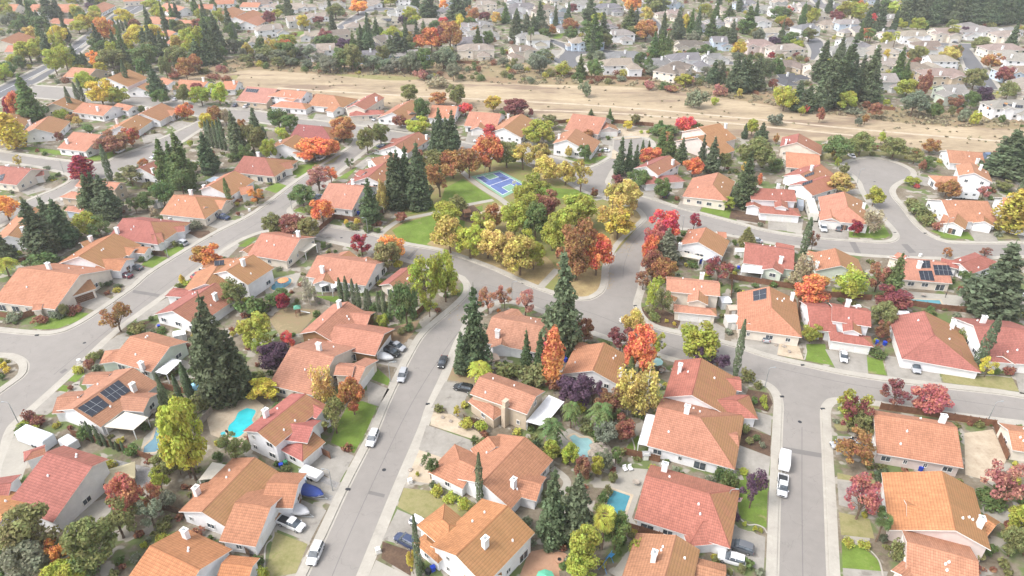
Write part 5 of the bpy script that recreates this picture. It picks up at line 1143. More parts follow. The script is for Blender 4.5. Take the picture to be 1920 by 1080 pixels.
def car_model(kind):
    b = MB(); g = MB()
    if kind == 'suv':
        L, w = 4.7, .93
        loft([(-2.35,.42,.85,.72,.72),(-2.25,.30,1.02,.86,.84),(-1.2,.26,1.06,w,.88),(.6,.26,1.04,w,.88),(1.2,.27,1.0,w,.85),(2.0,.32,.88,.88,.76),(2.32,.42,.72,.70,.62)], b, lambda i,k: 0)
        gl = [(-2.18,1.0,1.06,.82,.78),(-1.98,1.0,1.62,.84,.66),(-.6,1.0,1.68,.85,.68),(.25,1.0,1.64,.85,.66),(1.12,.98,1.04,.84,.78)]
        roof = [(-1.95,1.62,1.69,.66,.62),(-.6,1.68,1.75,.69,.64),(.30,1.63,1.70,.67,.62)]; wb = 1.42; pil = (-.55, .38)
    elif kind == 'sedan':
        L, w = 4.6, .90
        loft([(-2.3,.42,.80,.70,.66),(-2.15,.28,.92,.84,.78),(-1.2,.24,.94,w,.84),(.6,.24,.92,w,.84),(1.2,.25,.88,w,.80),(2.0,.30,.76,.84,.70),(2.28,.40,.62,.66,.56)], b, lambda i,k: 0)
        gl = [(-1.75,.9,.95,.78,.74),(-1.0,.9,1.36,.80,.60),(-.3,.9,1.42,.80,.62),(.2,.9,1.38,.80,.60),(1.15,.86,.92,.80,.74)]
        roof = [(-1.02,1.35,1.42,.60,.56),(-.3,1.42,1.48,.62,.58),(.25,1.37,1.44,.60,.56)]; wb = 1.38; pil = (-.4,)
    else:
        L, w = 5.6, .97
        loft([(.0,.34,1.08,w,.9),(.2,.34,1.10,w,.9),(1.45,.36,1.12,w,.88),(2.5,.40,1.02,.92,.80),(2.78,.48,.86,.76,.70)], b, lambda i,k: 0)
        b.box((-1.35,0,.62),(2.75,1.84,.34),0); b.box((-1.35,.90,.95),(2.75,.10,.40),0); b.box((-1.35,-.90,.95),(2.75,.10,.40),0); b.box((-2.72,0,.95),(.10,1.80,.40),0); b.box((-1.33,0,.815),(2.62,1.66,.05),1)
        gl = [(-.35,1.08,1.14,.84,.80),(-.25,1.08,1.78,.86,.70),(.6,1.08,1.82,.87,.71),(.95,1.08,1.78,.87,.69),(1.72,1.06,1.12,.86,.80)]
        b.box((-.2,0,.7),(.5,1.86,.9),0)
        roof = [(-.28,1.77,1.84,.71,.66),(.5,1.82,1.89,.72,.67),(1.0,1.77,1.84,.70,.65)]; wb = 1.75; pil = (.28,)
    loft(gl, g, lambda i,k: 0)
    loft(roof, b, lambda i,k: 0)
    for x in pil:
        for s_ in (-1,1): b.box((x, s_*.79 if kind != 'sedan' else s_*.72, 1.32 if kind != 'sedan' else 1.12), (.10,.10,.62 if kind != 'sedan' else .42), 0)
    for s_ in (-1,1): b.box((.95 if kind != 'pickup' else 1.5, s_*1.02, 1.05),(.16,.20,.15),0)
    hl = MB(); hl.box((0,0,0),(.14,.34,.16)); tl = MB(); tl.box((0,0,0),(.10,.26,.30))
    kit = {'body': b.build('body', [M['paint'], M['dark']], fix=True), 'glass': g.build('window', [M['glass']], fix=True), 'hl': hl.build('headlight', [M['lampglass']]), 'tl': tl.build('taillight', [M['taillight']])}
    return kit, wb, L, w
KITS = {k: car_model(k) for k in ('suv','sedan','pickup')}
GR = MB(); GR.box((0,0,0),(.06,.9,.24)); GRILLE = GR.build('grille', [M['dark']])
CARC = {'white':(.62,.62,.63),'silver':(.36,.37,.39),'black':(.015,.016,.018),'grey':(.10,.105,.115),'navy':(.03,.045,.10),'maroon':(.10,.015,.03),'red':(.33,.02,.02),'bluegrey':(.14,.17,.22)}
def car(kind, colr, x, y, fx, fy, group='parked cars', extra=''):
    c, f = P(x, y, ZR if on_road(*P(x, y).xy) else .02), P(fx, fy)
    a = math.atan2(f.y-c.y, f.x-c.x); kit, wb, L, w = KITS[kind]
    r = empty({'suv':'suv','sedan':'sedan','pickup':'pickup_truck'}[kind], c, a); small = SC(y) < 3.2
    col = CARC[colr]; body = mobj('body', kit['body'], r, col=col); mobj('window', kit['glass'], r)
    for sx in (-1,1):
        for sy in (-1,1):
            wo = empty('wheel', (sx*wb, sy*(w-.10), .35)); wo.parent = r
            if small:
                bpy.data.objects.remove(wo); mobj('wheel', WH[0], r, (sx*wb, sy*(w-.10), .35)); continue
            bpy.data.objects.remove(wo); wo = mobj('wheel', WH[0], r, (sx*wb, sy*(w-.10), .35)); mobj('rim', WH[1], wo)
    if not small:
        fe = L/2-.12
        for sy in (-1,1):
            mobj('headlight', kit['hl'], r, (fe-.08, sy*.60, .66 if kind != 'pickup' else .82)); mobj('taillight', kit['tl'], r, (-L/2+.03 if kind == 'pickup' else -L/2+.10, sy*.70, .78 if kind != 'pickup' else .9))
        mobj('grille', GRILLE, r, (fe+.08, 0, .56 if kind != 'pickup' else .7))
    nm = {'suv':'suv','sedan':'car','pickup':'pickup truck'}[kind]
    thing(r, f"{'blue grey' if colr == 'bluegrey' else colr} {nm}{extra}", 'truck' if kind == 'pickup' else 'car', group, (x, y)); return r
CARS = """suv white 699 826 688 850|suv white 592 1042 580 1068|suv silver 755 708 748 726|sedan black 830 682 824 697|pickup white 547 986 576 998|suv white 790 988 815 1003|suv navy 762 1018 738 1005|pickup silver 742 653 762 660|suv black 735 664 752 671|suv black 869 731 850 727
sedan grey 256 504 243 501|sedan maroon 236 519 218 515|suv silver 341 458 330 455|pickup navy 418 410 432 413|suv white 389 508 402 502|sedan red 373 518 384 513|sedan white 127 373 137 368|sedan white 291 296 283 299|sedan white 226 285 232 282|pickup bluegrey 596 374 607 368|sedan white 602 299 610 295|suv navy 715 277 705 275|pickup white 1542 430 1547 440|sedan grey 1572 430 1573 422|sedan white 1581 672 1582 683|suv silver 1715 692 1719 703|sedan silver 1434 635 1432 628|pickup white 1466 915 1465 940|suv grey 1387 1029 1366 1022|suv white 1371 1052 1350 1046|suv white 1154 250 1144 251|sedan white 1133 284 1122 283|sedan white 897 266 888 266|sedan white 703 225 695 230|sedan white 329 188 334 184|sedan navy 443 199 449 196|sedan white 462 201 468 198|sedan silver 1577 838 1568 838|sedan silver 1601 836 1592 835|sedan black 1616 831 1608 830|pickup navy 1248 368 1253 360|sedan white 1914 556 1905 552|sedan silver 1415 453 1410 452|sedan white 1038 112 1038 106|sedan navy 1322 116 1315 115|suv silver 1306 146 1298 146|pickup red 1255 57 1262 56|sedan white 1850 166 1848 160|sedan white 1800 110 1799 104|sedan white 1811 132 1809 126|sedan white 1840 105 1832 105|sedan black 1495 54 1503 50|sedan black 1503 51 1510 47|sedan black 1791 81 1800 82|suv white 499 84 506 81|sedan white 641 6 646 4|sedan white 1515 300 1522 300|sedan white 1596 294 1590 290|sedan navy 710 12 718 11|sedan grey 425 40 432 37|sedan grey 436 42 443 39|sedan white 198 48 205 42"""
for q in CARS.replace('\n','|').split('|'):
    q = q.split(); car(q[0], q[1], *[float(a) for a in q[2:]])
def heading(x, y, fx, fy):
    c, f = P(x, y, .02), P(fx, fy); return c, math.atan2(f.y-c.y, f.x-c.x)
def boat(x, y, fx, fy, colr, label):
    c, a = heading(x, y, fx, fy); r = empty('boat', c, a)
    b = MB(); st = []
    for x_, w_, zk, zt in ((-2.9,1.0,.62,1.25),(-2.0,1.15,.55,1.3),(0,1.2,.5,1.34),(1.4,1.0,.52,1.40),(2.4,.58,.66,1.48),(3.1,.06,1.05,1.52)):
        n = len(b.v); b.v += [(x_,-w_,zt),(x_,-w_*.8,zk+.25),(x_,0,zk),(x_,w_*.8,zk+.25),(x_,w_,zt)]; st.append(n)
    for i in range(5):
        for k in range(4): b.f.append([st[i]+k, st[i+1]+k, st[i+1]+k+1, st[i]+k+1]); b.m.append(0)
    b.f.append([st[0]+k for k in range(5)]); b.m.append(0)
    mobj('hull', b.build('hull', [M['white']], True), r)
    t = MB(); st = []
    for x_, w_, z0, zr in ((-3.0,.98,1.25,1.45),(-2.2,1.2,1.22,1.75),(-.6,1.26,1.22,2.0),(.4,1.2,1.26,2.05),(.9,1.12,1.3,1.72),(2.0,.82,1.36,1.66),(3.15,.06,1.5,1.56)):
        n = len(t.v); t.v += [(x_,-w_,z0-.25),(x_,-w_*1.02,z0+.08),(x_,-w_*.45,zr-.06),(x_,0,zr),(x_,w_*.45,zr-.06),(x_,w_*1.02,z0+.08),(x_,w_,z0-.25)]; st.append(n)
    for i in range(6):
        for k in range(6): t.f.append([st[i]+k, st[i]+k+1, st[i+1]+k+1, st[i+1]+k]); t.m.append(0)
    t.f.append([st[0]+k for k in range(7)][::-1]); t.m.append(0)
    mobj('cover', t.build('cover', [M['cloth']], True), r, col=colr)
    tr = MB(); tr.tube([(-2.2,-.75,.45),(2.0,-.6,.5),(3.9,0,.5)], .05, 5); tr.tube([(-2.2,.75,.45),(2.0,.6,.5),(3.9,0,.5)], .05, 5); tr.tube([(3.6,0,.5),(3.6,0,.05)], .04, 5); tr.tube([(-1.2,-1,.35),(-1.2,1,.35)], .05, 5)
    to = mobj('trailer', tr.build('trailer', [M['steel']]), r)
    for s_ in (-1,1): mobj('wheel', WH[0], to, (-1.2, s_*1.05, .35))
    thing(r, '', 'boat', 'covered boats', (x, y), label)
boat(555,962,586,972,(.42,.42,.43),'grey covered boat on its trailer beside the white pickup in the driveway')
boat(582,928,606,936,(.035,.06,.22),'blue covered boat on its trailer between the gravel strips and grey boat')
boat(718,674,742,681,(.45,.46,.47),'grey covered boat on trailer beside the black suv and brown walled house')
def trailer(name, x, y, fx, fy, L, W_, z0, H, colm, label, cat, tap=.97, cover=None, wins=0):
    c, a = heading(x, y, fx, fy); r = empty(name, c, a)
    b = MB(); st = []
    for t_, k in ((-.5,.94),(-.47,1),(.40,1),(.46,.97),(.5,.88)):
        n = len(b.v); x_ = L*t_; w = W_/2; h = z0+H*k
        b.v += [(x_,-w,z0),(x_,-w,h-.15),(x_,-w*.86,h),(x_,w*.86,h),(x_,w,h-.15),(x_,w,z0)]; st.append(n)
    for i in range(4):
        for k in range(6): b.f.append([st[i]+k, st[i]+(k+1)%6, st[i+1]+(k+1)%6, st[i+1]+k]); b.m.append(0)
    b.f.append([st[0]+k for k in range(6)][::-1]); b.m.append(0); b.f.append([st[-1]+k for k in range(6)]); b.m.append(0)
    body = mobj('body', b.build('body', [M['cloth']], fix=True), r, col=colm)
    for s_ in (-1,1): 
        for xx in (-.45,.45): mobj('wheel', WH[0], r, (xx-L*.08, s_*(W_/2-.05), .35))
    h = MB(); h.tube([(L*.48,-.5,.45),(L*.5+1.2,0,.45)], .05, 5); h.tube([(L*.48,.5,.45),(L*.5+1.2,0,.45)], .05, 5); mobj('hitch', h.build('hitch', [M['steel']]), r)
    for i in range(wins):
        for s_ in (-1,1):
            w = MB(); w.box((0,0,0),(.9,.04,.6)); mobj('window', w.build('window', [M['glass']]), r, (L*(-.32+.62*i/max(1,wins-1)), s_*(W_/2+.01), z0+H*.58))
    thing(r, '', cat, None, (x, y), label); return r
trailer('tent_trailer',585,893,562,883,4.4,2.1,.45,1.05,(.66,.66,.66),'low white folded tent trailer parked on concrete strips behind the blue boat','trailer')
t_ = trailer('cargo_trailer',1469,872,1467,900,4.3,2.0,.5,2.0,(.72,.72,.72),'white box trailer hitched behind the white pickup on the right street','trailer')
trailer('travel_trailer',1519,402,1524,418,12.5,2.7,.6,3.1,(.60,.58,.52),'long cream travel trailer parked between red house and terracotta hip roof house','trailer',wins=3)
trailer('covered_trailer',72,830,50,822,8.2,2.6,.2,2.7,(.60,.62,.65),'large white sheeted camper on the corner pad beside red two storey house','trailer')
trailer('covered_trailer',133,838,124,832,3.6,2.2,.2,1.9,(.55,.56,.58),'small white tarp covered trailer beside the chimney of the red house','trailer')
trailer('covered_trailer',1499,390,1499,400,5.5,2.2,.2,2.0,(.33,.36,.40),'grey tarp covered boat shape beside the long cream travel trailer','trailer')
trailer('motorhome',1806,372,1830,374,8.5,2.5,.5,2.8,(.66,.67,.69),'white motorhome roof behind the large orange house right of the cul-de-sac','camper',wins=3)
# ================= pools, court, park ==================
def pool(text, colr, label, curve=True, extra=None):
    pl = [tuple(q) for q in W2(pp(text))]
    if curve: pl = smooth(pl+[pl[0]], 4)[:-1]
    if sum(a[0]*b[1]-a[1]*b[0] for a, b in zip(pl, pl[1:]+pl[:1])) < 0: pl.reverse()
    cx = sum(p[0] for p in pl)/len(pl); cy = sum(p[1] for p in pl)/len(pl)
    r = empty('swimming_pool', (cx, cy, 0)); lp = [Vector((x-cx, y-cy)) for x, y in pl]
    w = MB(); vo_, _, fo_, _, _, _ = delaunay_2d_cdt(lp, [], [list(range(len(lp)))], 1, .001)
    for f in fo_: w.face([(vo_[i].x, vo_[i].y, .032) for i in f])
    mobj('water', w.build('water', [M['water']]), r, col=colr)
    o1, c = offset(lp, .5), MB(); i1 = offset(lp, -.05)
    for i in range(len(lp)):
        j = (i+1) % len(lp); V = lambda p, z: (p.x, p.y, z)
        c.face([V(i1[i],.06), V(o1[i],.06), V(o1[j],.06), V(i1[j],.06)][::-1]); c.face([V(o1[i],.06), V(o1[i],0), V(o1[j],0), V(o1[j],.06)]); c.face([V(i1[i],.0), V(i1[i],.06), V(i1[j],.06), V(i1[j],.0)])
    mobj('coping', c.build('coping', [M['sand']], fix=True), r)
    thing(r, '', 'pool', None, None, label); AREAS.append(('pool', pl))
pool("463,765 480,770 473,787 477,797 463,807 447,820 430,817 428,800 440,787 447,773",(.05,.50,.55),'turquoise free form swimming pool in the tan gravel yard')
pool("413,812 420,809 427,813 423,819 415,819",(.10,.45,.50),'small round turquoise spa beside the turquoise pool')
pool("293,803 317,793 322,806 320,822 313,837 290,848 268,849 270,838 287,823",(.12,.24,.30),'grey blue angular swimming pool beside the solar panel house',False)
pool("1067,820 1077,815 1087,821 1102,821 1111,829 1110,840 1102,847 1104,859 1090,857 1080,847 1075,832",(.26,.44,.45),'pale curved swimming pool bordered by brown rocks and palms')
pool("1144,917 1182,930 1174,953 1167,977 1135,955",(.06,.24,.30),'rectangular blue swimming pool beside the large red roofed house',False)
pool("1697,561 1762,563 1767,573 1700,569",(.08,.26,.30),'narrow rectangular pool behind the fence below the terracotta solar house',False)
pool("523,524 540,521 547,526 540,536 520,545 508,541 514,530",(.05,.20,.26),'small dark curved pool in the brick yard beside an orange umbrella')
def court():
    q = [P(883,331), P(937,319), P(990,347), P(943,371)]; c = sum(q, Vector((0,0,0)))/4
    r = empty('sports_court', (c.x, c.y, 0)); q = [p-c for p in q]
    def at(u, v): return (q[0]*(1-u)+q[1]*u)*(1-v)+(q[3]*(1-u)+q[2]*u)*v
    def quad(name, u0, v0, u1, v1, z, mk):
        b = MB(); pts = [at(u0,v0), at(u1,v0), at(u1,v1), at(u0,v1)]
        if (pts[1]-pts[0]).cross(pts[2]-pts[0]).z < 0: pts.reverse()
        b.face([(p.x, p.y, z) for p in pts]); mobj(name, b.build(name, [M[mk]]), r)
    quad('surround',0,0,1,1,.03,'courtgreen'); quad('playing_surface',.09,.08,.91,.92,.036,'courtblue')
    for a, b in ((.08,.30),(.70,.92)): quad('key_zone',.34,a,.66,b,.042,'courtgreen')
    quad('dark_zone',.09,.08,.22,.34,.042,'courtdark'); quad('dark_zone',.62,.08+.24,.80,.08+.40,.043,'courtdark')
    for n_, (a,b,c_,d) in enumerate(((.09,.495,.91,.505),(.09,.08,.10,.92),(.90,.08,.91,.92),(.10,.08,.90,.088),(.10,.912,.90,.92),(.33,.08,.34,.30),(.66,.08,.67,.30),(.33,.70,.34,.92),(.66,.70,.67,.92),(.34,.295,.66,.303),(.34,.697,.66,.705))): quad('court_line',a,b,c_,d,.048+n_*.0004,'white')
    thing(r, '', 'sports court', None, None, 'blue and green basketball court in the park')
    for (u, v, lab) in ((.5,-.01,'basketball hoop on the far edge of the blue court'),(.5,1.0,'basketball hoop on the near edge of the blue court')):
        p = at(u, v)+c; o_ = at(u, .5)+c-p; a = math.atan2(o_.y, o_.x); h = empty('basketball_hoop', (p.x, p.y, 0), a)
        b = MB(); b.tube([(0,0,0),(0,0,2.6),(.9,0,3.2)], .09, 6); mobj('pole', b.build('pole', [M['steel']]), h)
        b = MB(); b.box((.95,0,3.4),(.08,1.8,1.1)); mobj('backboard', b.build('backboard', [M['white']]), h)
        b = MB(); b.tube([(1.25+.25*math.cos(t*.628), .25*math.sin(t*.628), 3.05) for t in range(11)], .025, 5); mobj('rim', b.build('rim', [M['brown']]), h)
        thing(h, '', 'basketball hoop', 'basketball hoops at the court', None, lab)
court()
# park play structure
p = P(875, 412); r = empty('play_structure', p, .5)
b = MB(); b.box((0,0,1.5),(2.2,2.0,.15)); mobj('deck', b.build('deck', [M['brown']]), r)
for sx in (-1,1):
    for sy in (-1,1):
        b = MB(); b.box((sx*1.0,sy*.9,1.6),(.15,.15,3.2)); mobj('post', b.build('post', [M['brown']]), r)
b = MB(); b.face([(-1.3,-1.2,3.1),(1.3,-1.2,3.1),(1.3,0,4.0),(-1.3,0,4.0)]); b.face([(-1.3,0,4.0),(1.3,0,4.0),(1.3,1.2,3.1),(-1.3,1.2,3.1)]); b.box((0,0,3.05),(2.5,2.2,.08)); mobj('roof', b.build('roof', [M['brown']]), r)
b = MB(); b.face([(.9,-.3,1.5),(.9,.3,1.5),(3.4,.3,.25),(3.4,-.3,.25)]); b.box((2.2,.33,1.0),(2.4,.06,.3)); b.box((2.2,-.33,1.0),(2.4,.06,.3)); mobj('slide', b.build('slide', [M['lampglass']]), r)
thing(r, '', 'playground', None, None, 'brown wooden play structure with pale slide under the park trees')
p = P(567, 590); r = empty('swing_set', p, .3)
b = MB(); b.box((-1,0,1.2),(1.4,1.4,.12)); mobj('deck', b.build('deck', [M['brown']]), r)
for s_ in (-1,1):
    b = MB(); b.tube([(-1+s_*.6,-.6,0),(-1+s_*.6,-.6,2.6)], .06, 5); b.tube([(-1+s_*.6,.6,0),(-1+s_*.6,.6,2.6)], .06, 5); mobj('post', b.build('post', [M['brown']]), r)
b = MB(); b.face([(-1.9,-.9,2.5),(-.1,-.9,2.5),(-1,0,3.3)]); b.face([(-.1,-.9,2.5),(-.1,.9,2.5),(-1,0,3.3)]); b.face([(-.1,.9,2.5),(-1.9,.9,2.5),(-1,0,3.3)]); b.face([(-1.9,.9,2.5),(-1.9,-.9,2.5),(-1,0,3.3)]); mobj('canopy', b.build('canopy', [M['cloth']]), r, col=(.10,.28,.20))
b = MB(); b.face([(-.3,-.25,1.25),(-.3,.25,1.25),(2.0,.25,.2),(2.0,-.25,.2)]); mobj('slide', b.build('slide', [M['lampglass']]), r)
thing(r, '', 'playset', None, None, 'wooden playset with green canopy and slide in the bare earth yard')
p = P(1136, 1062); r = empty('swing_set', p, 1.0)
b = MB(); b.tube([(-1.3,-.8,0),(-1.2,0,2.0),(-1.3,.8,0)], .05, 5); b.tube([(1.3,-.8,0),(1.2,0,2.0),(1.3,.8,0)], .05, 5); b.tube([(-1.2,0,2.0),(1.2,0,2.0)], .05, 5); mobj('frame', b.build('frame', [M['cloth']]), r, col=(.05,.22,.5))
b = MB(); b.face([(1.2,-.3,1.1),(1.2,.3,1.1),(3.0,.3,.1),(3.0,-.3,.1)]); b.box((2.1,.31,.62),(1.7,.05,.25)); mobj('slide', b.build('slide', [M['cloth']]), r, col=(.08,.36,.68))
thing(r, '', 'playset', None, None, 'bright blue swing frame and slide beside the curved garden path')
# ================= street lamps, pole ==================
for x, y, dx in ((34,792,-1),(316,484,1),(1851,791,1),(1434,726,1),(1279,434,-1),(547,391,-1),(960,561,1),(732,716,1),(624,920,-1),(690,438,-1),(1607,343,1),(731,252,1),(120,324,-1),(1361,958,1),(1770,438,1),(1038,92,1),(1236,75,1)):
    g = P(x, y); r = empty('street_lamp', (g.x, g.y, 0), 0 if dx > 0 else math.pi)
    b = MB(); b.tube([(0,0,0),(0,0,5.2)], [.11,.07], 7); b.tube([(0,0,5.2),(.25,0,5.6),(.9,0,5.75)], [.06,.05,.04], 6); mobj('pole', b.build('pole', [M['steel']]), r)
    b = MB(); b.box((1.15,0,5.73),(.65,.26,.14),0,0,.8); h = mobj('lamp_head', b.build('lamp_head', [M['steel']]), r)
    b = MB(); b.box((1.15,0,5.645),(.45,.2,.04)); mobj('lens', b.build('lens', [M['lampglass']]), h)
    thing(r, 'grey street lamp', 'street lamp', 'street lamps along the kerbs', (x, y-15))
g = P(110, 93); r = empty('utility_pole', (g.x, g.y, 0), .9)
b = MB(); b.tube([(0,0,0),(0,0,22)], [.22,.13], 8); mobj('pole', b.build('pole', [M['steel']]), r)
for z in (21.2, 19.6, 17.2):
    b = MB(); b.box((0,0,z),(2.6,.14,.18)); ca = mobj('crossarm', b.build('crossarm', [M['steel']]), r)
    for x_ in (-1.1,0,1.1):
        b = MB(); b.tube([(x_,0,z+.09),(x_,0,z+.4)], .07, 6); mobj('insulator', b.build('insulator', [M['white']]), ca)
thing(r, '', 'utility pole', None, None, 'tall grey utility pole with crossarms beside the wide road at upper left')
end = [P(40, 78), P(235, 30)]
wi = MB(); o3 = Vector((g.x, g.y, 0))
for z in (21.5, 17.5):
    for e in end:
        for off in (-1.1, 1.1):
            wi.tube([Vector((g.x+off*.6, g.y+off*.8, z))*(1-t)+Vector((e.x+off*.6, e.y+off*.8, z-2))*t-Vector((0,0,4*t*(1-t)*1.2)) for t in [k/10 for k in range(11)]], .028, 4, cap=False)
thing(mobj('power_line', wi.build('power_line', [M['dark']])), '', 'cable', None, None, 'thin power lines strung from the tall utility pole beside the wide road')
# ================= fences ==================
def fence(text, look, mk='fence', h=1.8, px=None, label=None):
    pts = W2(pp(text)); q = pp(text); o = pts[0]; r = empty('fence', (o.x, o.y, 0))
    pst = None
    for a, b in zip(pts, pts[1:]):
        d = b-a; L = d.length; d = d.normalized(); rz = math.atan2(d.y, d.x); mid = (a+b)/2-o
        mb = MB(); n = max(1, int(L/.32))
        for i in range(n):
            x_ = -L/2+(i+.5)*L/n; mb.box((x_, (i % 2)*.012, h/2-.02), (L/n*.97, .03, h-(i % 3)*.03))
        mb.box((0,.045,h*.78),(L,.04,.09)); mb.box((0,.045,h*.25),(L,.04,.09))
        mobj('panel', mb.build('panel', [M[mk]]), r, (mid.x, mid.y, 0), rz)
        if pst is None: pb = MB(); pb.box((0,0,h/2+.06),(.13,.13,h+.12)); pst = pb.build('post', [M[mk]])
        for i in range(int(L/3.0)+1):
            p_ = a-o+d*(i*3.0)+Vector((-d.y, d.x))*.07; mobj('post', pst, r, (p_.x, p_.y, 0), rz)
    thing(r, look, 'fence', 'garden fences', px or (sum(a[0] for a in q)/len(q), sum(a[1] for a in q)/len(q)), label)
FN = """b 135,817 220,842 307,871|b 307,871 287,908|b 297,726 322,733 347,738|b 0,594 37,600 72,588|b 1170,852 1237,867|b 1172,991 1242,1012|b 718,507 697,528 673,547|b 795,580 783,592 772,602|g 697,592 725,600 750,607|g 590,565 620,575|g 517,567 508,576 500,585|b 595,437 627,410|b 627,410 677,417 705,425|b 727,387 713,405 700,422|b 1690,571 1770,582|p 1770,582 1840,588 1910,592|b 1367,523 1430,533 1493,543|b 1493,543 1553,557 1633,563|b 1497,547 1497,580 1498,613|b 1649,767 1757,783 1865,800|b 1773,787 1863,800 1887,863|t 72,277 120,283 170,290|b 1145,230 1225,237|t 1235,148 1267,153|b 1370,163 1422,178|t 1555,192 1590,197|b 1617,202 1677,207|b 620,860 575,835|d 305,955 400,985 470,1045|g 150,1055 130,1070|d 480,880 560,912|g 205,410 240,392|d 310,480 255,478|g 1300,378 1275,376|b 1372,525 1370,560|g 375,800 400,772|b 450,545 478,505|b 985,240 1080,228|b 1590,275 1640,279 1700,287|b 1900,300 1860,290|d 870,790 905,800|g 1655,663 1625,662|b 1760,100 1700,105|b 830,118 900,120|b 1035,140 1080,143|b 1090,148 1235,150|b 640,545 690,520|d 700,250 690,240"""
for q in FN.split('|'):
    k, t = q.split(' ', 1)
    if k == 'b': fence(t, 'brown board fence')
    elif k == 'g': fence(t, 'grey board fence', 'fencegrey')
    elif k == 'p': fence(t, 'faded reddish fence')
    elif k == 't': fence(t, 'tan board fence', 'fencegrey', 1.6)
    else: fence(t, 'dark board fence', 'mulch')
# ================= garden things ==================
def umbrella(x, y, colr, label, folded=False):
    g = P(x, y, .02); r = empty('patio_umbrella', g); b = MB(); b.tube([(0,0,0),(0,0,2.6)], .04, 6); mobj('pole', b.build('pole', [M['steel']]), r)
    b = MB(); n = 8
    for i in range(n):
        a0, a1 = 6.283*i/n, 6.283*(i+1)/n; R_ = 1.6
        p0, p1 = (R_*math.cos(a0), R_*math.sin(a0), 2.1), (R_*math.cos(a1), R_*math.sin(a1), 2.1)
        b.face([(0,0,2.7), p0, p1]); b.face([p0, (p0[0], p0[1], 1.95), (p1[0], p1[1], 1.95), p1])
    mobj('canopy', b.build('canopy', [M['cloth']]), r, col=colr); r.scale = ((.5,.5,.8) if folded else (1,1,1)); thing(r, '', 'umbrella', None, None, label)
umbrella(1229,691,(.35,.55,.52),'pale teal patio umbrella behind the red orange tree')
umbrella(370,738,(.25,.48,.62),'light blue patio umbrella beside the tall dark conifers')
umbrella(533,537,(.62,.27,.13),'orange patio umbrella beside the small dark pool')
umbrella(508,752,(.5,.03,.05),'red half folded umbrella at the edge of the turquoise pool yard', True)
umbrella(1022,1098,(.12,.42,.28),'green patio umbrella on the terracotta terrace')
# gazebo beside the red house
g = P(232, 905); r = empty('canopy_tent', g, .45)
for sx in (-1,1):
    for sy in (-1,1): b = MB(); b.tube([(sx*2.3,sy*2.0,0),(sx*2.3,sy*2.0,2.4)], .06, 5); mobj('leg', b.build('leg', [M['brown']]), r)
b = MB(); c4 = [(-2.6,-2.3,2.4),(2.6,-2.3,2.4),(2.6,2.3,2.4),(-2.6,2.3,2.4)]
for i in range(4): b.face([c4[i], c4[(i+1)%4], (0,0,3.6)]); b.face([c4[i], (c4[i][0],c4[i][1],2.1), (c4[(i+1)%4][0],c4[(i+1)%4][1],2.1), c4[(i+1)%4]])
mobj('canopy', b.build('canopy', [M['cloth']], fix=True), r, col=(.46,.40,.26)); thing(r, '', 'gazebo', None, None, 'beige canopy gazebo behind the red two storey house beside salmon trees')
def shed(x, y, w, d, h, rz, colr, look, label=None):
    g = P(x, y); r = empty('shed', (g.x, g.y, 0), rz); b = MB(); b.box((0,0,h/2),(w,d,h)); mobj('wall', b.build('wall', [M['wall']]), r, col=colr)
    b = MB()
    e = .2; z = h+.5
    for s_ in (-1,1): b.face([(-w/2-e, s_*(d/2+e), h), (w/2+e, s_*(d/2+e), h), (w/2+e,0,z), (-w/2-e,0,z)]); b.face([(-w/2-e, s_*(d/2+e), h-.1), (w/2+e, s_*(d/2+e), h-.1), (w/2+e, s_*(d/2+e), h), (-w/2-e, s_*(d/2+e), h)])
    for s_ in (-1,1): b.face([(s_*w/2,-d/2,h),(s_*w/2,d/2,h),(s_*w/2,0,z-.05)])
    mobj('roof', b.build('roof', [M['cloth']]), r, col=tuple(min(.75, c*1.1) for c in colr)); b = MB(); b.box((0,-d/2-.03,1.0),(1.0,.05,1.9)); mobj('door', b.build('door', [M['trim']]), r)
    thing(r, look, 'shed', 'garden sheds', (x, y), label)
for a in ((340,636,2.6,2.2,2.0,.4,(.6,.6,.6),'white garden shed'),(1357,575,2.4,3.0,2.3,.05,(.62,.63,.64),'white garden shed'),(1370,612,3.0,3.2,2.5,.05,(.60,.58,.54),'cream garden shed'),(1371,590,2.4,2.4,2.3,.05,(.40,.33,.26),'brown garden shed'),(1385,480,2.6,2.2,2.2,0,(.58,.56,.52),'cream garden shed'),(328,414,3.2,2.2,1.8,.5,(.6,.6,.6),'white garden shed'),(1848,298,2.0,2.4,2.4,0,(.12,.16,.24),'navy garden shed'),(1812,345,3.4,2.6,2.2,.2,(.2,.22,.26),'grey garden shed'),(298,388,3.0,2.6,2.2,.6,(.42,.42,.42),'grey garden shed'),(922,686,2.8,2.4,2.4,.5,(.45,.34,.26),'tan garden shed'),(1688,600,2.6,2.2,2.2,.1,(.6,.6,.62),'white garden shed'),(1210,860,1.2,1.0,1.5,0,(.3,.3,.3),'dark garden shed')): shed(*a)
BINM = {}
def bin_(x, y, colr, cname):
    g = P(x, y); r = empty('wheelie_bin', (g.x, g.y, .01), RV.uniform(0,6))
    if 'b' not in BINM:
        b = MB(); b.box((0,0,.5),(.6,.7,1.0),0,0,1.12); BINM['b'] = b.build('body', [M['cloth']]); b = MB(); b.box((0,0,1.04),(.72,.82,.09)); BINM['l'] = b.build('lid', [M['cloth']])
    mobj('body', BINM['b'], r, col=colr); mobj('lid', BINM['l'], r, col=tuple(c*1.3 for c in colr)); thing(r, f'{cname} wheelie bin', 'bin', 'wheelie bins', (x, y))
BL_, BK, GN = (.02,.05,.35), (.03,.03,.035), (.03,.16,.08)
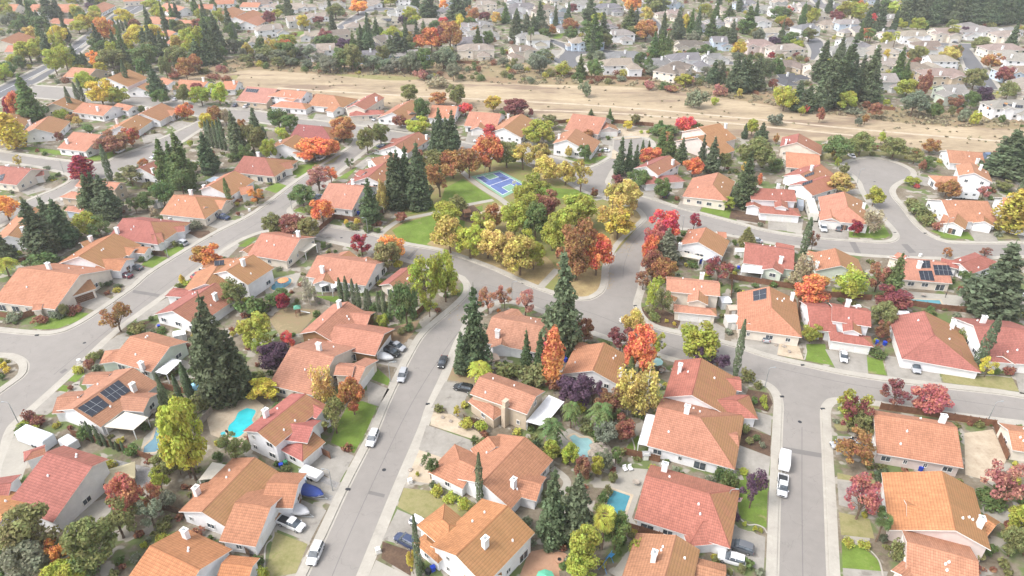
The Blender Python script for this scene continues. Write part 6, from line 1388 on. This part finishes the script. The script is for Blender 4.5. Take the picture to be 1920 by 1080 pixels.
for x, y, c, n in ((528,877,BL_,'blue'),(536,872,GN,'green'),(547,897,(.25,.3,.36),'pale'),(566,904,BL_,'blue'),(572,905,(.35,.42,.5),'pale'),(812,1070,BL_,'blue'),(803,1076,BK,'black'),(1643,645,BL_,'blue'),(1658,647,BL_,'blue'),(1062,672,BL_,'blue'),(1060,678,BL_,'blue'),(299,616,BL_,'blue'),(565,650,BK,'black'),(572,651,(.04,.3,.3),'teal'),(1384,505,BL_,'blue'),(1314,494,BL_,'blue'),(190,523,BK,'black'),(1692,872,(.25,.32,.42),'pale'),(1725,882,BL_,'blue'),(672,402,BL_,'blue')): bin_(x, y, c, n)
def table(x, y, label):
    g = P(x, y, .02); r = empty('garden_table', g); b = MB(); b.tube([(0,0,.7),(0,0,.76)], .7, 12); mobj('table_top', b.build('table_top', [M['stone']]), r)
    b = MB(); b.tube([(0,0,0),(0,0,.7)], [.3,.06], 8); mobj('pedestal', b.build('pedestal', [M['steel']]), r); thing(r, '', 'table', None, None, label)
table(289,775,'round garden table on the patio of the twin solar panel house'); table(1192,908,'garden table beside the rectangular blue pool'); table(1730,556,'round table on the patio above the narrow rectangular pool'); table(1240,698,'garden table under the pale teal umbrella')
for x, y, lab in ((1172,882,'left white lounge chair beside the rectangular pool'),(1182,881,'right white lounge chair beside the rectangular pool')):
    g = P(x, y, .02); r = empty('lounge_chair', g, -1.2); b = MB(); b.box((0,0,.38),(.8,.75,.16)); mobj('seat', b.build('seat', [M['white']]), r); b = MB(); b.box((-.45,0,.75),(.14,.75,.7)); mobj('backrest', b.build('backrest', [M['white']]), r)
    for sx in (-1,1):
        for sy in (-1,1): b = MB(); b.box((sx*.35,sy*.32,.15),(.06,.06,.3)); mobj('leg', b.build('leg', [M['steel']]), r)
    thing(r, '', 'chair', None, None, lab)
# fire pit
g = P(1049, 1052, .02); r = empty('fire_pit', g); b = MB()
for i in range(20):
    a0, a1 = 6.283*i/20, 6.283*(i+1)/20
    for R0, R1, z in ((.35,.75,.5),(.75,1.9,.03)):
        b.face([(R0*math.cos(a0),R0*math.sin(a0),z),(R1*math.cos(a0),R1*math.sin(a0),z),(R1*math.cos(a1),R1*math.sin(a1),z),(R0*math.cos(a1),R0*math.sin(a1),z)])
    b.face([(.75*math.cos(a0),.75*math.sin(a0),0),(.75*math.cos(a1),.75*math.sin(a1),0),(.75*math.cos(a1),.75*math.sin(a1),.5),(.75*math.cos(a0),.75*math.sin(a0),.5)])
mobj('ring', b.build('ring', [M['terra']]), r); b = MB(); b.tube([(0,0,.05),(0,0,.3)], .35, 12); mobj('hearth', b.build('hearth', [M['dark']]), r)
thing(r, '', 'fire pit', None, None, 'round terracotta fire pit on the terrace at the bottom edge')
# rock wall by the pale pool
def boulder(rr):
    bm = bmesh.new(); bmesh.ops.create_icosphere(bm, subdivisions=2, radius=1)
    for v in bm.verts: v.co *= rr.uniform(.75, 1.15); v.co.z *= .6
    me = bpy.data.meshes.new('boulder'); bm.to_mesh(me); bm.free(); me.materials.append(M['stone']); return me
BM_ = [boulder(random.Random(i)) for i in range(4)]
k = 0
for x, y, s_ in ((1116,838,1.2),(1122,846,1.5),(1130,852,1.3),(1112,852,1.2),(1120,860,1.1),(1135,842,1.1),(1128,836,1.0),(1139,851,.9),(1102,863,.8),(845,790,.5),(862,800,.5),(830,783,.5),(1470,650,.6),(1480,660,.6),(1455,648,.5),(770,882,.5),(790,872,.4)):
    g = P(x, y); o = mobj('boulder', BM_[k % 4], None, (g.x, g.y, .1), k*1.3); o.scale = (s_, s_*.9, s_); k += 1
    thing(o, 'brown boulder' if y > 830 else 'small boulder', 'rock', 'garden boulders', (x, y))
for x, y in ((709,1035),(149,680),(1725,481),(468,396),(1165,603),(769,905)):
    g = P(x, y); b = MB(); b.box((0,0,.05),(1.2,1.1,.10),1); b.box((0,0,.48),(.75,.7,.8),0); b.box((0,0,.91),(.82,.77,.07),0)
    o = mobj('utility_box', b.build('utility_box', [M['trim'], M['pave']]), None, (g.x, g.y, 0), .4); thing(o, 'pale utility box', 'utility box', 'utility boxes', (x, y))
# flag on the red house
g = P(1378, 953); r = empty('flag', (g.x-.5, g.y, 2.0), 0)
b = MB(); b.tube([(0,0,-.4),(1.1,0,.9)], .03, 5); mobj('pole', b.build('pole', [M['steel']]), r)
b = MB()
for i in range(13): b.box((1.05-.02*i, .0, .78-.09*i),(.9,.02,.088),0 if i % 2 == 0 else 1)
b.box((.80,-.012,.56),(.36,.03,.5),2)
mobj('cloth', b.build('cloth', [M['taillight'], M['white'], M['courtdark']]), r); thing(r, '', 'flag', None, None, 'striped red white and blue flag on the red house front')
# person standing by the narrow pool
def person(x, y, label):
    g = P(x, y, .02); J = [((0,0,.95),.15),((0,0,1.15),.145),((0,0,1.38),.17),((0,0,1.50),.065),((0,.01,1.62),.095),((0,.0,1.73),.085),
      ((.10,0,.88),.095),((.11,.02,.50),.065),((.12,0,.09),.045),((.12,-.14,.04),.035),((-.10,0,.88),.095),((-.11,.02,.50),.065),((-.12,0,.09),.045),((-.12,-.14,.04),.035),
      ((.20,0,1.42),.06),((.25,.02,1.15),.045),((.24,-.08,.92),.035),((-.20,0,1.42),.06),((-.25,.02,1.15),.045),((-.24,-.08,.92),.035)]
    E = [(0,1),(1,2),(2,3),(3,4),(4,5),(0,6),(6,7),(7,8),(8,9),(0,10),(10,11),(11,12),(12,13),(2,14),(14,15),(15,16),(2,17),(17,18),(18,19)]
    for sd, wi_ in ((1,16),(-1,19)):
        for f_ in range(4):
            base = J[wi_][0]; n = len(J); J.append(((base[0]+sd*.005, base[1]-.03+.02*f_, base[2]-.07), .012)); J.append(((base[0], base[1]-.045+.02*f_, base[2]-.13+.006*abs(f_-1)), .009)); E += [(wi_,n),(n,n+1)]
        n = len(J); J.append(((base[0]-sd*.02, base[1]-.05, base[2]-.05), .012)); E.append((wi_, n))
    me = bpy.data.meshes.new('person'); me.from_pydata([j[0] for j in J], E, []); me.materials.append(M['dark'])
    o = mobj('person', me, None, g, .8)
    sk = o.modifiers.new('skin', 'SKIN'); ly = me.skin_vertices[0].data if me.skin_vertices else None
    if ly is None:
        bm = bmesh.new(); bm.from_mesh(me); bm.verts.layers.skin.verify(); bm.to_mesh(me); bm.free(); ly = me.skin_vertices[0].data
    for i, j in enumerate(J): ly[i].radius = (j[1], j[1])
    ly[0].use_root = True
    o.modifiers.new('sub', 'SUBSURF').levels = 1
    b = MB(); b.tube([(0,.02,1.70),(0,.025,1.78),(0,.02,1.84)], [.105,.10,.04], 8); mobj('hair', b.build('hair', [M['brown']]), o)
    thing(o, '', 'person', None, None, label)
person(1772, 558, 'person in dark clothing standing on the pale patio beside the narrow pool')
# ================= camera, light, labels ==================
cd = bpy.data.cameras.new('camera'); cam = bpy.data.objects.new('camera', cd); COL.objects.link(cam)
cd.sensor_width = 36; cd.lens = 24; cd.clip_end = 8000; cd.clip_start = 1
cam.location = (0,0,CH); cam.rotation_euler = (math.pi/2-TH, 0, 0); sc.camera = cam
w = bpy.data.worlds.new('World'); sc.world = w; w.use_nodes = True; nt = w.node_tree
bg = nt.nodes['Background']; sky = nt.nodes.new('ShaderNodeTexSky'); sky.sky_type = 'NISHITA'; sky.sun_disc = False
EL, AZ = math.radians(52), math.radians(-112)        # sun to the left of and slightly behind the camera
sky.sun_elevation = EL; sky.sun_rotation = AZ; sky.air_density = 1.0; sky.dust_density = 3.0; sky.ozone_density = 1.0
hs = nt.nodes.new('ShaderNodeHueSaturation'); hs.inputs['Saturation'].default_value = .32     # overcast
nt.links.new(sky.outputs[0], hs.inputs['Color']); nt.links.new(hs.outputs[0], bg.inputs[0]); bg.inputs[1].default_value = SKY
sd = bpy.data.lights.new('sun', 'SUN'); sd.energy = SUN; sd.angle = math.radians(18); sd.color = (1.0,.955,.90)
so = bpy.data.objects.new('sun', sd); COL.objects.link(so)
dirv = Vector((math.sin(AZ)*math.cos(EL), math.cos(AZ)*math.cos(EL), math.sin(EL)))
so.rotation_euler = dirv.to_track_quat('Z', 'Y').to_euler(); so.location = dirv*200
sc.view_settings.view_transform = 'Standard'; sc.view_settings.look = 'None'; sc.view_settings.exposure = EXPO; sc.view_settings.gamma = 1
sc.cycles.max_bounces = 5; sc.cycles.diffuse_bounces = 3; sc.cycles.transparent_max_bounces = 4
if HAZE:
    hb = MB(); hb.box((0, 700, 49.5), (2600, 1900, 111)); hm = bpy.data.materials.new('haze'); hm.use_nodes = True; nt = hm.node_tree
    nt.nodes.remove(nt.nodes['Principled BSDF']); pv = nt.nodes.new('ShaderNodeVolumePrincipled'); pv.inputs['Color'].default_value = (.92,.95,1,1); pv.inputs['Density'].default_value = HAZE; pv.inputs['Anisotropy'].default_value = .3
    nt.links.new(pv.outputs[0], nt.nodes['Material Output'].inputs['Volume']); struct(mobj('haze', hb.build('haze', [hm])), 'stuff')
    sc.cycles.volume_bounces = 1; sc.cycles.volume_max_steps = 64
ANCH = [("the blue green sports court",937,345),("the park play structure",873,408),("the turquoise pool",453,793),("the angular grey pool",295,822),("the pale rock pool",1090,838),("the rectangular blue pool",1160,945),("the blue covered boat",580,926),
 ("the white pickup by boats",548,984),("the twin solar panels",190,745),("the white awning house",300,665),("the brown walled house",640,620),("the tan two storey house",950,735),("the fire pit",1049,1052),("the white box trailer",1469,868),("the orange corner house",1715,815),
 ("the bright orange hip roof",1760,945),("the bottom right lawn",1615,1045),("the lone slanted cypress",1829,640),("the white car on drive",1581,670),("the navy solar panel roof",1425,555),("the solar patio house",1755,510),("the teardrop cul-de-sac",1645,320),("the long cream trailer",1523,388),
 ("the round yellow green tree",1635,370),("the crimson round tree",1600,428),("the white awning red roof",1425,490),("the big park redwood",1055,560),("the green park lawn",800,430),("the redwood trio",765,340),("the brick pool yard",530,530),("the nine cypress row",690,570),("the maroon car",236,518),("the blue pickup driveway",418,410),
 ("the left street corner",130,640),("the crimson tree",160,315),("the cypress clump",408,255),("the yellow spire tree",30,245),("the wide road",100,130),("the tall utility pole",105,80),("the red orange maple",600,280),("the field edge cypress",633,195),("the two storey tan house",690,200),("the gold field tree",925,195),("the scarlet tree",1287,235),
 ("the terracotta flat gable",1105,235),("the curved dark road",1235,50),("the grey cul-de-sac",1080,115),("the dense conifer stand",1800,25),("the far right street",1830,125),("the sage house by field",1782,172),("the solar house by field",1895,200),("the tall conifer pair",1590,130),("the creekside trees",730,120),("the red tree by creek",810,75),
 ("the far pair of conifers",685,65),("the grey houses upper middle",560,40),("the top conifer clump",980,45),("the pale blue house",1307,46),("the dark brown roof",1287,79),("the charcoal roof",1472,142),("the field conifers",1395,135),("the bare field",1000,190),("the cul-de-sac conifers",1175,290),("the central peninsula house",970,625),
 ("the salmon trees",270,935),("the bottom left corner",30,1010),("the dry bottom lawn",545,1040),("the topiary tree",808,875),("the lower middle lawn",810,950),("the plum tree",1405,915),("the pink tree",1865,905),("the white sheeted camper",72,830),("the upper left orange roofs",330,40),("the upper left junction",390,215),("the red dormer house",270,430),("the left edge redwoods",100,420),("the flame orange tree",1035,665),("the red orange tree",1197,655),("the weeping birches",1190,730)]
ORD = ['leftmost','second from left','third from left','fourth from left','fifth from left','sixth from left']
from collections import defaultdict
grp = defaultdict(list)
for o, look, px in ITEMS:
    best = min(ANCH, key=lambda a: (a[1]-px[0])**2+((a[2]-px[1])*1.7)**2+(0 if max(abs(a[1]-px[0]), abs(a[2]-px[1])) > 3 else 1e6))
    dx, dy = px[0]-best[1], (px[1]-best[2])*1.4
    rel = ('right of' if dx > 0 else 'left of') if abs(dx) > abs(dy) else ('in front of' if dy > 0 else 'behind')
    grp[(look, rel, best[0])].append((o, px))
NW = ['zero','one','two','three','four','five','six','seven','eight','nine','ten','eleven','twelve']
TEN = ['','first','second','third','fourth','fifth','sixth','seventh','eighth','ninth','tenth','eleventh','twelfth','thirteenth','fourteenth','fifteenth','sixteenth','seventeenth','eighteenth','nineteenth','twentieth']
NTH = TEN[1:]+['twenty-'+q for q in TEN[1:10]]+['thirtieth']+['thirty-'+q for q in TEN[1:10]]+['fortieth']+['forty-'+q for q in TEN[1:10]]
def num(n): return NW[n] if n < len(NW) else str(n)
for (look, rel, an), L in grp.items():
    if len(L) == 1: L[0][0]['label'] = f"{look} {rel} {an}"; continue
    xs = [p[0] for _, p in L]; ys = [p[1] for _, p in L]
    hor = max(xs)-min(xs) >= 1.2*(max(ys)-min(ys)); L.sort(key=lambda t: t[1][0] if hor else -t[1][1])
    n = len(L)
    for i, (o, p) in enumerate(L):
        if n == 2: w_ = ('left one' if i == 0 else 'right one') if hor else ('nearer one' if i == 0 else 'farther one')
        elif n == 3: w_ = ('leftmost','middle one','rightmost')[i] if hor else ('nearest','middle one','farthest')[i]
        else:
            side = 'left' if hor else 'front'; e0, e1 = ('leftmost','rightmost') if hor else ('nearest','farthest')
            w_ = e0 if i == 0 else e1 if i == n-1 else f"{NTH[i]} from {side}"
        o['label'] = f"{look} {rel} {an}, {w_} of {num(n)}"
        if len(o['label'].split()) > 16: o['label'] = f"{look} {rel} {an}, {w_}"
